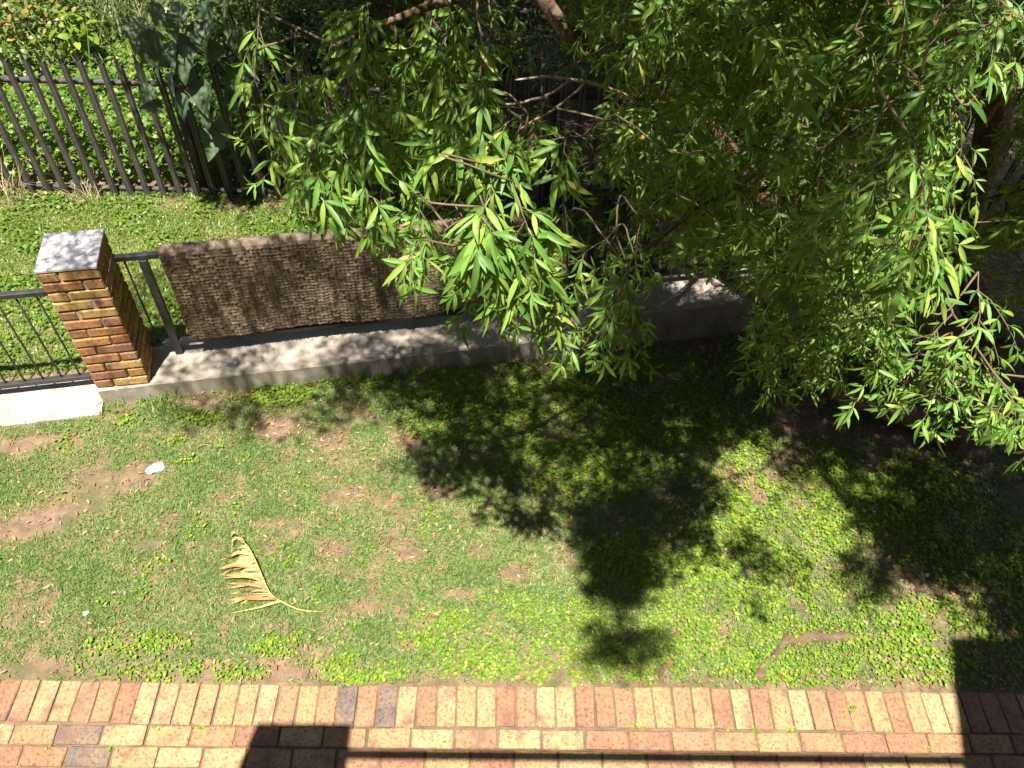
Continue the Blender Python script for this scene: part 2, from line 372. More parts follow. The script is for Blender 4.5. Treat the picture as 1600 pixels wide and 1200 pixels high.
railing(S_STEP + 0.02, 5.0, ztop1 + 0.175, zbot1 + 0.175, Z2, [S_STEP + 0.06, S_STEP + 0.45, S_STEP + 1.9, S_STEP + 3.3], S_STEP + 0.17, BST, 'black steel railing in deep shade behind the tree, right of the rug')
pe = at_z(70, 594, ZL + 0.10); RDL = float((pe - np.array([WA[0], WA[1], 0])) @ WN)
def solve_left(px, py):
    d = ray(px, py); o = np.array([0, 0, CAMH]); q = np.array([WA[0], WA[1], 0]) + WN * RDL
    return o + d * (((q - o) @ WN) / (d @ WN))
P_l = solve_left(40, 455); bl = s_of(solve_left(122.5, 581)); print('left', RDL, P_l, s_of(solve_left(94, 585)) - bl)
railing(-4.5, SP + 0.004, P_l[2], ZL + 0.115, ZL, [-1.9, -3.3], bl - 16 * 0.118, 0.118, 'black steel railing left of the brick pillar, cut by the photo edge', RDL)

# ------------------------------------------------------------------ rug over the rail
S_R0 = s_of(P_a) + 0.0; S_R1 = S_R0 + 2.30; KN = 0.027
def rug():
    drop_f, drop_b = 0.75, 0.62; rad = 0.040
    sub = 3; nu = int((S_R1 - S_R0) / KN) * sub; arc = math.pi * rad
    tot = drop_f + arc + drop_b; nv = int(tot / KN) * sub
    U = np.linspace(0, S_R1 - S_R0, nu + 1); Vv = np.linspace(0, tot, nv + 1)
    UU, VV = np.meshgrid(U, Vv)
    fr = drop_f * (1 + 0.05 * (fbm(UU * 2.2, UU * 0 + 3) - 0.5) * 2 + 0.02 * np.sin(UU * 5) + 0.02 * (vnoise(UU / KN, UU * 0) - .5)) - 0.05 * np.clip(UU / 2.3, 0, 1)
    t = np.where(VV < drop_f, (VV / drop_f) * fr, VV - drop_f + fr)               # metres from the front hem
    y = np.where(t < fr, -rad, 0.0); z = np.where(t < fr, t - fr, 0.0)
    a = (t - fr) / rad; on = (t >= fr) & (t < fr + arc)
    y = np.where(on, -rad * np.cos(a), y); z = np.where(on, rad * np.sin(a) * 0.8, z)
    bk = t >= fr + arc
    y = np.where(bk, rad, y); z = np.where(bk, -(t - fr - arc), z)
    ny_ = np.where(t < fr, -1.0, np.where(bk, 1.0, -np.cos(a))); nz_ = np.where(on, np.sin(a), 0.0)
    wob = fbm(UU * 7, VV * 7); wob2 = fbm(UU * 21 + 4, VV * 21 + 7); row = np.round(VV / KN)
    ku = UU + 0.5 * KN * 0.0 + 0.014 * (wob - .5) + 0.008 * (wob2 - .5)
    kb = np.abs(np.sin(math.pi * ku / KN)) ** 0.9 * np.abs(np.sin(math.pi * (VV + 0.012 * (wob2 - .5) + 0.012 * (wob - .5)) / KN)) ** 0.8
    dpl = 0.0135 * kb * (0.35 + 1.2 * vnoise(np.floor(ku / KN) * 1.7, np.floor(VV / KN) * 2.3)) + 0.03 * (fbm(UU * 1.6, VV * 1.2) - 0.5) * np.clip(np.abs(z) * 2.5, 0, 1)
    sag = -0.018 * np.sin(np.clip(UU / 2.3, 0, 1) * math.pi) * 0
    y = y + ny_ * dpl; z = z + nz_ * dpl + sag
    lean = 0.02 * np.clip(-z, 0, 1) * np.where(t < fr, -1, 0.3); y = y + lean
    ex = 0.03 * (fbm(VV * 6, VV * 0 + 9) - 0.5) * np.where(UU < 0.05, 1, np.where(UU > 2.25, 1, 0.0)) + 0.02 * np.clip(-z, 0, 1) * np.exp(-UU * 8)
    s = S_R0 + UU + ex
    base = np.array([WA[0], WA[1], 0]) + WN * RD
    P = base + s[..., None] * WD + y[..., None] * WN
    P[..., 2] = ztop1 - 0.02 + z + 0.022
    V = P.reshape(-1, 3); nx = nu + 1; ny2 = nv + 1; idx = np.arange(nx * ny2).reshape(ny2, nx)
    F = np.stack([idx[:-1,:-1], idx[:-1,1:], idx[1:,1:], idx[1:,:-1]], -1).reshape(-1, 4)
    c = V.mean(0) * 0 + np.append(on_wall((S_R0 + S_R1) / 2, RD)[:2], ztop1)
    o = link('rug', mesh_np('rug', V - c, F.ravel(), np.full(len(F), 4), M['rug'], True), None, c)
    md = o.modifiers.new('thickness', 'SOLIDIFY'); md.thickness = 0.010; md.offset = -1.0
    tag(o, 'chunky woven brown rug hung over the black railing right of the pillar', 'rug')
rug()

# ------------------------------------------------------------------ palisade fence
PFY = 5.92; PDX = 0.1415
pf = empty('palisade_fence', (-2.5, PFY, 0), 'grey steel palisade fence with spiked pales at the back of the lawn', 'fence')
xs_ = [-.025,-.015,0,.015,.025]; ys_ = [0.0,-.016,-.006,-.016,0.0]
PT = float(at_Y(160, 70, PFY)[2]); PR = float(at_Y(120, 129, PFY)[2]); print('pales', PT, PR)
pvs = [(xs_[i], ys_[i], -0.08) for i in range(5)] + [(xs_[i], ys_[i], PT - .12) for i in range(5)] + [(0,-.030,PT), (-.042,.004,PT - .085), (.042,.004,PT - .085)]
pfs = [(i, i+1, i+6, i+5) for i in range(4)] + [(6,7,10),(7,8,10),(5,6,11),(8,9,12)]
bm = bmesh.new(); bv = [bm.verts.new(v) for v in pvs]
for f in pfs: bm.faces.new([bv[i] for i in f])
bmesh.ops.recalc_face_normals(bm, faces=bm.faces[:]); bmesh.ops.solidify(bm, geom=bm.faces[:], thickness=0.004)
pme = bpy.data.meshes.new('pale'); bm.to_mesh(pme); bm.free(); pme.materials.append(M['palisade'])
x = at_z(83, 294, 0)[0] - 20 * PDX
while x < 6.5:
    link('pale', pme, pf, (x + 2.5 + random.uniform(-.006,.006), -0.028, random.uniform(-.025,.012)), (random.uniform(-.012,.012), random.uniform(-.012,.012), random.uniform(-.05,.05)))
    x += PDX
for z in (PR, 0.05):
    me = MB().box((0,0,0), (13.6, 0.03, 0.036)).mesh('rail', M['palisade']); link('rail', me, pf, (2.0, 0.018, z))
for k in range(5):
    link('post', MB().box((0,0,0.5), (0.06, 0.06, PR * 1.12)).mesh('post', M['palisade']), pf, (0.0 + k * 3.0 - 3.05, 0.075, 0))

# ------------------------------------------------------------------ scattered ground cover
def stamp(T_V, T_F, R, P):
    """place template (k,3) with matrices R (n,3,3) and positions P (n,3): flat mesh arrays"""
    n = len(P); k = len(T_V)
    V = np.einsum('nij,kj->nki', R, T_V) + P[:, None, :]
    sizes = np.array([len(f) for f in T_F]); lp = np.array([i for f in T_F for i in f])
    loops = (lp[None, :] + (np.arange(n) * k)[:, None]).ravel()
    return V.reshape(-1, 3), loops, np.tile(sizes, n)
def join(parts):
    Vs, Ls, Ss = [], [], []; o = 0
    for V, l, s in parts: Vs.append(V); Ls.append(l + o); Ss.append(s); o += len(V)
    return np.concatenate(Vs), np.concatenate(Ls), np.concatenate(Ss)
def rotz(a):
    c, s = np.cos(a), np.sin(a); R = np.zeros((len(a), 3, 3)); R[:,0,0]=c; R[:,0,1]=-s; R[:,1,0]=s; R[:,1,1]=c; R[:,2,2]=1; return R
def rotx(a):
    c, s = np.cos(a), np.sin(a); R = np.zeros((len(a), 3, 3)); R[:,1,1]=c; R[:,1,2]=-s; R[:,2,1]=s; R[:,2,2]=c; R[:,0,0]=1; return R
def free_ground(X, Y):
    """not under the walls, not on the paving"""
    q = (X - WA[0]) * WD[0] + (Y - WA[1]) * WD[1]; d = (X - WA[0]) * WN[0] + (Y - WA[1]) * WN[1]
    wall = (d > np.where(q < SP, -0.105, -0.005)) & (d < 0.365) & (q < 5.2)
    return ~wall
def spots(X, Y, lst):
    r = np.zeros(len(X))
    for (px, py, rx, ry) in lst:
        c = at_z(px, py); sc = at_z(px + 10, py)[0] - c[0]; mx = rx * sc / 10; my = ry * (at_z(px, py - 5)[1] - at_z(px, py + 5)[1]) / 10
        r = np.maximum(r, np.exp(-(((X - c[0]) / mx) ** 2 + ((Y - c[1]) / my) ** 2)))
    return r
BARE = [(85,812,60,26),(130,785,60,26),(170,758,55,24),(210,742,40,18),(20,835,45,18),(60,820,40,18),(25,700,40,14),(100,690,40,10),(230,850,30,10),(520,860,30,12),(800,900,30,12),(570,950,40,12),(720,930,30,10),(60,1040,50,10),(430,670,40,20),(700,770,30,12),(550,770,26,12),(300,630,60,12),(370,615,40,10),(450,320,50,18),(340,325,60,14),(250,320,60,10),(30,310,80,14),
        (1190,750,70,28),(1250,720,50,25),(1120,545,50,22),(1140,590,35,8),(1440,900,40,25),(210,1010,30,12),(420,1030,30,14),(640,1010,24,10),(640,870,20,10),(950,1000,20,12),(640,690,24,16),(520,690,30,16),(330,1040,30,10),(490,1050,60,10),(1250,650,60,40),(1400,700,80,50)]
CLOV = [(220,1010,60,18),(340,1050,60,14),(250,1050,70,12),(440,1010,40,16),(560,1045,60,18),(660,1000,40,14),(760,1030,80,25),(880,1030,80,30),(1000,1020,80,35),(1090,960,90,60),(1130,880,90,60),(1200,850,80,50),(1270,830,60,40),(1250,950,110,60),
        (1250,1030,130,30),(1380,1020,100,35),(1480,1000,90,50),(1570,1000,60,60),(1180,780,60,30),(1000,900,70,50),(560,590,60,16),(680,600,80,24),(800,630,110,40),(930,640,100,50),(1030,600,90,50),(900,720,90,50),(1100,680,80,50),(1200,820,60,40),
        (1330,780,80,60),(1450,800,90,80),(320,655,30,10),(270,690,20,8),(210,660,30,8),(290,720,16,8),(900,960,60,30),(830,950,40,20),(700,970,40,16),(1180,560,40,40),(700,660,50,26),(420,620,60,14),(1560,880,60,80)]

def scatter(n, x0, x1, y0, y1):
    return rng.uniform(x0, x1, n), rng.uniform(y0, y1, n)
# grass of the garden lawn and of the strip beyond the wall
def blades(X, Y, Lm, Wm, tilt, z0=-0.004, two=True):
    n = len(X)
    Ln = Lm * rng.uniform(0.5, 1.35, n); Wd = Wm * rng.uniform(0.7, 1.3, n)
    t = np.abs(rng.normal(tilt, 0.35, n)); a = rng.uniform(0, 2 * math.pi, n)
    ca, sa = np.cos(a), np.sin(a); st, ct = np.sin(t), np.cos(t); st2, ct2 = np.sin(np.minimum(t + 0.6, 1.75)), np.cos(np.minimum(t + 0.6, 1.75))
    Z = ground_z(X, Y) + z0
    side = np.stack([-sa, ca, np.zeros(n)], 1) * (Wd / 2)[:, None]
    d1 = np.stack([ca * st, sa * st, ct], 1) * (Ln * 0.5)[:, None]; d2 = np.stack([ca * st2, sa * st2, ct2], 1) * (Ln * 0.5)[:, None]
    B = np.stack([X, Y, Z], 1)
    V = np.stack([B, B + d1 + side, B + d1 + d2, B + d1 - side], 1).reshape(-1, 3)
    return V, np.arange(n * 4), np.full(n, 4)
X, Y = scatter(900000, -4.2, 4.4, PAVE_Y, 4.6)
q_ = (X - WA[0]) * WN[0] + (Y - WA[1]) * WN[1]
px_, py_, _ = proj(np.stack([X, Y, X * 0], 1))
dens = np.clip(0.16 + 3.0 * fbm(X * 2.3, Y * 2.3) * fbm(X * 8 + 5, Y * 8), 0.15, 1.1) * np.clip((fbm(X * 6 + 3, Y * 6 + 8) - 0.24) * 6, 0.25, 1)
dens *= 1 - 0.97 * np.minimum(1, 1.5 * spots(X, Y, BARE)) ; dens *= 1 - 0.45 * spots(X, Y, CLOV)
dens *= np.clip((Y - PAVE_Y) / 0.15, 0.25, 1)
dens = np.where(px_ > 1380, dens * 0.45, dens)
k = (rng.random(len(X)) < dens * 0.92) & free_ground(X, Y) & (q_ < 0.1) & (px_ > -60) & (px_ < 1660)
X, Y = X[k], Y[k]
big = fbm(X * 1.3 + 40, Y * 1.3)
p1 = blades(X, Y, 0.034 + 0.03 * np.clip(big - 0.35, 0, 1), 0.0042, 0.85)
X2, Y2 = scatter(190000, -5.4, 1.2, 3.6, 5.95)
q2 = (X2 - WA[0]) * WN[0] + (Y2 - WA[1]) * WN[1]
d2 = (0.7 + 0.8 * (fbm(X2 * 2, Y2 * 2) - 0.3)) * (1 - 0.9 * spots(X2, Y2, BARE))
k2 = (rng.random(len(X2)) < d2) & (q2 > 0.36)
X2, Y2 = X2[k2], Y2[k2]
p2 = blades(X2, Y2, 0.050 + 0.03 * (fbm(X2 * 3, Y2 * 3) - .5), 0.0086, 0.8)
kc = rng.random(len(X)) < 0.07 * np.clip((fbm(X * 3 + 70, Y * 3) - 0.38) * 6, 0.1, 1)
p1b = blades(X[kc], Y[kc], 0.060, 0.0050, 0.8)
gl = link('lawn_grass', mesh_np('lawn_grass', *join([p1, p1b]), M['grass']))
tag(gl, 'short patchy lawn grass between the brick paving and the low wall', 'grass', kind='stuff')
gb = link('lawn_grass', mesh_np('back_lawn_grass', *p2, M['grass_back']))
tag(gb, 'bright sunlit grass strip between the railing and the palisade fence', 'grass', kind='stuff')
# clover and round-leaved creeping weeds
ang6 = np.arange(6) * math.pi / 3
disc = np.concatenate([[[0,0,-0.12]], np.stack([np.cos(ang6) * 0.5, np.sin(ang6) * 0.5 * 0.85, np.array([0.04,0,-0.03,0.03,0,-0.02])], 1)])
dF = [(0,1,2,3),(0,3,4,5),(0,5,6,1)]
def discs(X, Y, size, hmax, tilt=0.45):
    n = len(X); R = rotz(rng.uniform(0, 6.283, n)) @ rotx(rng.normal(0, tilt, n)) @ rotz(rng.uniform(0, 6.283, n))
    R = R * (size * rng.uniform(0.6, 1.35, n))[:, None, None]
    return stamp(disc, dF, R, np.stack([X, Y, ground_z(X, Y) + rng.uniform(0.004, 1, n) ** 1.3 * hmax], 1))
X, Y = scatter(260000, -3.4, 4.4, PAVE_Y - 0.012, 4.6)
cz = spots(X, Y, CLOV); nn = fbm(X * 5 + 9, Y * 5 + 3); n2 = fbm(X * 14 + 9, Y * 14 + 3)
px_, py_, _ = proj(np.stack([X, Y, X * 0], 1))
dens = np.where(cz > 0.12, np.clip(cz * 2.2, 0, 1) * np.clip((nn * 0.55 + n2 * 0.45 - 0.33) * 5, 0, 1), np.clip((nn - 0.66) * 5, 0, 0.6) * 0.5)
k = (rng.random(len(X)) < dens * 0.85) & free_ground(X, Y) & (px_ > -40) & (px_ < 1660)
X, Y = X[k], Y[k]
cl = link('clover_patch', mesh_np('clover_patch', *discs(X, Y, 0.017 * (0.8 + 0.5 * fbm(X * 3, Y * 3)), 0.035), M['clover']))
tag(cl, 'bright round-leaved creeping weeds spreading over the lawn', 'ground cover', kind='stuff')
X, Y = scatter(60000, -5.2, 2.5, 3.7, 5.9); qq = (X - WA[0]) * WN[0] + (Y - WA[1]) * WN[1]
k = (qq > 0.37) & (rng.random(len(X)) < np.clip((fbm(X * 4, Y * 4) - 0.42) * 4, 0, 1)); X, Y = X[k], Y[k]
cb = link('clover_patch', mesh_np('back_weeds', *discs(X, Y, 0.026, 0.05), M['weed']))
tag(cb, 'low broad-leaved weeds mixed into the grass behind the railing', 'ground cover', kind='stuff')
# sprigs rooted in the paving joints
JX = []; JY = []
for (px, py, k_) in [(250,1135,12),(315,1138,26),(355,1137,10),(75,1170,22),(178,1171,12),(990,1135,16),(1010,1134,8),(1130,1135,12),(1180,1140,14),(1235,1140,18),(1330,1106,16),(1312,1126,8),(1450,1168,20),(1560,1160,8),(1190,1172,12),(700,1132,6),(835,1133,8),(540,1072,10)]:
    c = at_z(px, py); JX.append(c[0] + rng.normal(0, .018, k_)); JY.append(c[1] + rng.normal(0, .010, k_))
JX = np.concatenate(JX); JY = np.concatenate(JY)
tag(link('joint_weeds', mesh_np('joint_weeds', *discs(JX, JY, 0.014, 0.02), M['clover'])), 'tiny green weed sprigs growing in the joints of the brick paving', 'weeds', kind='stuff')
# dry leaf litter
lit = np.array([(-.5,0,0),(-.2,.14,.03),(.2,.12,.05),(.5,0,0),(.2,-.12,.04),(-.2,-.14,.02)]); lF = [(0,1,4,5),(1,2,4),(2,3,4)]
X, Y = scatter(60000, -4.2, 4.6, PAVE_Y + 0.01, 5.9)
px_, py_, _ = proj(np.stack([X, Y, X * 0], 1))
dens = 0.17 + 0.5 * spots(X, Y, BARE) * (px_ > 350) + 0.10 * (px_ > 550) * (fbm(X * 4, Y * 4) > 0.55) + 0.15 * (px_ > 1250)
k = (rng.random(len(X)) < dens) & free_ground(X, Y); X, Y = X[k], Y[k]; n = len(X)
R = rotz(rng.uniform(0, 6.28, n)) @ rotx(rng.normal(0, 0.5, n)) * (rng.uniform(0.012, 0.042, n))[:, None, None]
tag(link('leaf_litter', mesh_np('leaf_litter', *stamp(lit, lF, R, np.stack([X, Y, ground_z(X, Y) + rng.uniform(0.004, 0.022, n)], 1)), M['litter'])),
    'small dry reddish leaves lying over the lawn and bare soil', 'leaf litter', kind='stuff')

# ------------------------------------------------------------------ leaves of the trees
def leaflet(L, wid, ang, droop, fold=0.25, seg=3, roll=0.0):
    """lanceolate leaflet in the XY plane from the origin, turned by ang about Z, drooping along its length"""
    st = np.linspace(0, 1, seg + 2); prof = np.sin(np.pi * st ** 0.85) ** 0.9
    C = []; Lf = []; Rg = []
    th = 0.0; p = np.array([0.0, 0, 0]); ds = L / (seg + 1)
    for i, s in enumerate(st):
        C.append(p.copy()); hw = wid * 0.5 * prof[i]
        Lf.append(p + np.array([0, hw * math.cos(fold), hw * math.sin(fold)])); Rg.append(p + np.array([0, -hw * math.cos(fold), hw * math.sin(fold)]))
        th += droop / (seg + 1); p = p + ds * np.array([math.cos(th), 0, -math.sin(th)])
    V = [C[0]]; F = []
    for i in range(1, seg + 1): V += [Lf[i], C[i], Rg[i]]
    V.append(C[-1]); e = len(V) - 1
    F += [(0, 2, 1), (0, 3, 2)]
    for i in range(seg - 1):
        a = 1 + 3 * i; F += [(a, a+1, a+4, a+3), (a+1, a+2, a+5, a+4)]
    a = 1 + 3 * (seg - 1); F += [(a, a+1, e), (a+1, a+2, e)]
    V = np.array(V); c, s = math.cos(roll), math.sin(roll); V = V @ np.array([[1,0,0],[0,c,-s],[0,s,c]]).T
    c, s = math.cos(ang), math.sin(ang); V = V @ np.array([[c,-s,0],[s,c,0],[0,0,1]]).T
    return V, F
def trifol(rr, seg):
    """three leaflets on a short stalk, unit length = middle leaflet"""
    V = []; F = []
    def put(v, f):
        o = len(V); V.extend(v.tolist()); F.extend([tuple(i + o for i in q) for q in f])
    st = 0.22
    put(np.array([(0,-.012,0),(0,.012,0),(st,.012,-.02),(st,-.012,-.02)]), [(0,1,2,3)])
    for a, k in ((0, 1.0), (rr.uniform(.55,1.0), rr.uniform(.62,.85)), (-rr.uniform(.55,1.0), rr.uniform(.62,.85))):
        v, f = leaflet(k, rr.uniform(.135,.185), a + rr.uniform(-.1,.1), rr.uniform(.05, 1.35), rr.uniform(.12,.6), seg, rr.uniform(-.8,.8))
        put(v + np.array([st, 0, -.02]), f)
    return np.array(V), F
_rr = random.Random(3)
TRI = [trifol(_rr, 3) for _ in range(16)]; TRI_LO = [trifol(_rr, 1) for _ in range(8)]

def cheap(rr):
    V = []; F = []
    for a, k in ((0, 1.0), (.8, .72), (-.8, .72)):
        c, s_ = math.cos(a), math.sin(a); o = len(V)
        V += [(.2, 0, 0)] + [(.2 + c * x_ - s_ * y_, s_ * x_ + c * y_, z_) for x_, y_, z_ in ((.45*k, .09*k, -.03), (k, 0, -.25*k), (.45*k, -.09*k, -.03))]; F.append((o, o+1, o+2, o+3))
    return np.array(V), F
TRI_XLO = [cheap(_rr)]
def frames(D, up_bias, spin):
    """matrices whose X is D (n,3) and whose Z leans to up_bias, spun about X"""
    D = D / (np.linalg.norm(D, axis=1)[:, None] + 1e-9)
    U = up_bias - D * np.sum(up_bias * D, 1)[:, None]; U /= np.linalg.norm(U, axis=1)[:, None] + 1e-9
    S = np.cross(U, D); c, s = np.cos(spin)[:, None], np.sin(spin)[:, None]
    S2 = S * c + U * s; U2 = -S * s + U * c
    return np.stack([D, S2, U2], 2)

def spray(center, size, nl, ll, out=None, droop=0.7, ntw=4):
    """a drooping leafy stem with side twigs round a centre; returns twig paths and leaf placements"""
    c = np.array(center, float); tw = []; P = []; D = []
    o = unit(out if out is not None else [rng.normal(), rng.normal(), 0.1])
    root = c - o * size * 0.60 + np.array([0, 0, size * 0.42])
    def grow(p, d, ln, n, dr):
        path = [p.copy()]
        for i in range(n):
            d = unit(d + np.array([0, 0, -dr]) + rng.normal(0, 0.12, 3)); p = p + d * ln / n; path.append(p.copy())
        return np.array(path)
    main = grow(root, unit(o + [0, 0, 0.12]), size * 1.25, 7, droop * 0.30); tw.append(main)
    for t in range(ntw - 1):
        f = 0.10 + 0.55 * (t + rng.random()) / max(1, ntw - 1); i = int(f * 7); md = unit(main[i+1] - main[i])
        sd = unit(np.cross(md, [0, 0, 1.0])) * (1 if t % 2 else -1)
        tw.append(grow(main[i] + (main[i+1] - main[i]) * (f * 7 - i), unit(md * 0.6 + sd * rng.uniform(.4, 1.0) + rng.normal(0, .2, 3)), size * rng.uniform(0.5, 0.85), 5, droop * 0.34))
    tot = sum(len(p) for p in tw)
    for path in tw:
        n = len(path) - 1; per = max(3, int(round(nl * len(path) / tot)))
        for j in range(per):
            f = min(0.12 + 0.88 * (j + rng.random() * 0.6) / per, 0.999); i = int(f * n); q = path[i] + (path[i+1] - path[i]) * (f * n - i)
            td = unit(path[i+1] - path[i]); a = j * 2.4 + rng.random()
            s1 = unit(np.cross(td, [0, 0, 1.0])); s2 = np.cross(s1, td)
            P.append(q); D.append(td * 0.55 + (s1 * math.cos(a) + s2 * math.sin(a)) * 0.75 + np.array([0, 0, -0.40 * droop]))
        for e in range(2): P.append(path[-1]); D.append(unit(path[-1] - path[-2]) + rng.normal(0, 0.35, 3) + np.array([0, 0, -0.2]))
    n = len(P)
    return root, tw, (np.array(P), np.array(D), ll * rng.uniform(0.42, 1.22, n))

class Tree:
    def __init__(s, name, base, label, mats):
        s.b = np.array(base, float); s.e = empty(name, base, label, 'tree'); s.m = mats
        s.P = []; s.D = []; s.L = []; s.hero = []; s.tw = MB(); s.limbs = []; s.np_ = np.zeros((0, 3)); s.nr_ = np.zeros(0)
    def limb(s, pts, r0, r1, name='limb', n=14, sides=9, mt=None):
        P = smooth_path(pts, n); P[1:-1] += rng.normal(0, 0.010, (n - 2, 3)) * min(1, r0 / 0.03)
        R = np.linspace(r0, r1, n) * (1 + 0.10 * rng.normal(0, 1, n)); R[0] = r0
        MB().tube(P - s.b, np.maximum(R, 0.002), sides, 0.22).build(name, mt or s.m['bark'], s.e, True)
        s.limbs.append((P, np.linspace(r0, r1, n))); s.grow(P, np.linspace(r0, r1, n)); return P
    def grow(s, P, R): s.np_ = np.vstack([s.np_, P]); s.nr_ = np.concatenate([s.nr_, R])
    def near_limb(s, p):
        d = np.linalg.norm(s.np_ - p, axis=1) + 0.5 * np.maximum(0, s.np_[:, 2] - p[2] - 0.3) + np.where(s.nr_ < .004, .12, 0); i = int(np.argmin(d))
        return np.linalg.norm(s.np_[i] - p), s.np_[i], s.nr_[i]
    def add(s, center, size, nl, ll, out=None, droop=0.7, ntw=4, hero=False, branch=True, maxlen=1.2):
        root, tw, (P, D, Ls) = spray(center, size, nl, ll, out, droop, ntw)
        inf = bool(in_frame(center, 160)[0])
        if not inf: tw = [p[::2] for p in tw[:2]]
        elif not hero and np.linalg.norm(center - np.array([0, 0, CAMH])) > 4.6: tw = [tw[0]] + [p[::2] for p in tw[1:]]
        for path in tw: s.tw.tube(path - s.b, np.linspace(0.0022, 0.0009, len(path)), 3, cap=False)
        if branch:
            dd, q, rq = s.near_limb(root)
            if dd < maxlen:
                s.grow(np.array([(q + root) / 2, root]), np.array([.0045, .004]))
                mid = (q + root) / 2 + rng.normal(0, 0.06, 3) + np.array([0, 0, 0.10 * dd])
                r = min(max(0.5 * rq, .003), 0.004 + 0.005 * dd)
                if hero: s.limb([q, mid, root], r, 0.003, 'branch', 9, 6, s.m['twig'])
                else: s.tw.tube(smooth_path([q, mid, root], 5) - s.b, np.linspace(r, 0.003, 5), 4, cap=False)
        s.P.append(P); s.D.append(D); s.L.append(Ls); s.hero.append(np.full(len(P), hero))
    def finish(s, n_obj=0):
        P = np.concatenate(s.P); D = np.concatenate(s.D); Ls = np.concatenate(s.L); H = np.concatenate(s.hero)
        n = len(P); R = frames(D, np.tile([-0.15, -0.55, 1.0], (n, 1)) + rng.normal(0, 0.3, (n, 3)), rng.normal(0, 0.4, n)) * Ls[:, None, None]
        dist = np.linalg.norm(P - np.array([0, 0, CAMH]), axis=1)
        taken = np.zeros(n, bool)
        if n_obj:
            sc = np.where(H & in_frame(P, -5), Ls / dist, 0); pick = np.argsort(-sc)[:n_obj]; taken[pick] = True
            ms = [mesh_py('leaf', v, f, s.m['leaf']) for v, f in TRI]
            for i in pick:
                o = bpy.data.objects.new('leaf', ms[rng.integers(len(ms))]); COL.objects.link(o); o.parent = s.e
                m4 = Matrix.Identity(4)
                for a in range(3):
                    for b_ in range(3): m4[a][b_] = R[i][a][b_]
                    m4[a][3] = P[i][a] - s.b[a]
                o.matrix_local = m4
        parts = []
        inf = in_frame(P, 70); lod = np.where(~inf, 2, np.where(dist < 3.6, 0, 1))
        for hi, T in ((0, TRI), (1, TRI_LO), (2, TRI_XLO)):
            sel = np.where(~taken & (lod == hi))[0]; v = rng.integers(0, len(T), len(sel))
            for k in range(len(T)):
                ii = sel[v == k]
                if len(ii): parts.append(stamp(T[k][0], T[k][1], R[ii], P[ii] - s.b))
        V, l_, s_ = join(parts)
        tag(link('foliage', mesh_np('foliage', V, l_, s_, s.m['leaf']), s.e), kind='stuff')
        tag(s.tw.build('twigs', s.m['twig'], s.e), kind='stuff')
        print(s.e.name, 'leaves', n, 'tris', int((s_ - 2).sum()))

# ---- main tree: low, multi-stemmed, trifoliate drooping leaves
B0 = np.array([3.25, 3.45, -0.03])
tree = Tree('tree', B0, 'large multi-stemmed tree with drooping narrow three-part leaves over the lawn', dict(bark=M['bark'], twig=M['twig'], leaf=M['leaf']))
tree.limb([B0, B0 + [-.03,.04,.22], B0 + [-.05,.10,.5], B0 + [0.02,.2,.85]], 0.25, 0.14, 'trunk', 12, 14)
S1 = tree.limb([B0 + [-.08,.02,.25], at_z(1330,500,.75), at_z(1250,385,1.1), at_z(1130,228,1.6), at_z(985,95,2.1), at_z(850,5,2.55), np.array([-.6,6.2,3.3])], 0.115, 0.03, n=22)
S2 = tree.limb([B0 + [0,.1,.6], at_z(1410,440,1.0), at_z(1345,215,1.75), at_z(1318,60,2.35), np.array([2.3,5.2,3.4]), np.array([2.0,5.0,4.4])], 0.12, 0.03, n=20)
S3 = tree.limb([B0 + [.05,.15,.7], at_z(1500,400,1.1), at_z(1555,190,1.8), at_z(1590,40,2.4), np.array([4.2,5.5,3.6]), np.array([4.4,5.6,4.8])], 0.13, 0.03, n=20)
S4 = tree.limb([B0 + [-.1,0,.15], at_z(1400,640,.28), at_z(1303,612,.32), at_z(1252,540,.50), at_z(1200,485,.62), at_z(1120,425,.82), at_z(1050,412,.95)], 0.085, 0.008, n=18)
S4b = tree.limb([S4[9], at_z(1160,440,.9), at_z(1110,370,1.15), at_z(1135,290,1.3)], 0.012, 0.003, 'branch', 10, 6)
S5 = tree.limb([B0 + [.1,.05,.35], np.array([3.75,3.35,.75]), np.array([4.3,3.2,1.5]), np.array([4.8,3.1,2.6])], 0.12, 0.04, n=14)
S5b = tree.limb([B0 + [.05,.2,.1], at_z(1545,622,.25), at_z(1600,588,.32), np.array([4.6,4.3,.5])], 0.13, 0.09, n=10)
S6 = tree.limb([S2[13], np.array([1.5,3.9,3.5]), np.array([.75,2.85,3.75]), np.array([.1,2.35,3.55]), np.array([-.45,2.2,3.35])], 0.035, 0.008, n=18)
S7 = tree.limb([S3[12], np.array([3.1,3.6,3.4]), np.array([2.2,2.6,3.6]), np.array([1.55,2.0,3.5])], 0.035, 0.008, n=16)
S8 = tree.limb([S2[6], np.array([2.3,3.3,2.1]), np.array([2.0,2.8,2.3])], 0.03, 0.007, n=14)
S9 = tree.limb([S1[8], np.array([1.6,3.6,1.9]), np.array([1.0,3.0,2.3]), np.array([.6,2.6,2.3])], 0.022, 0.006, n=14)
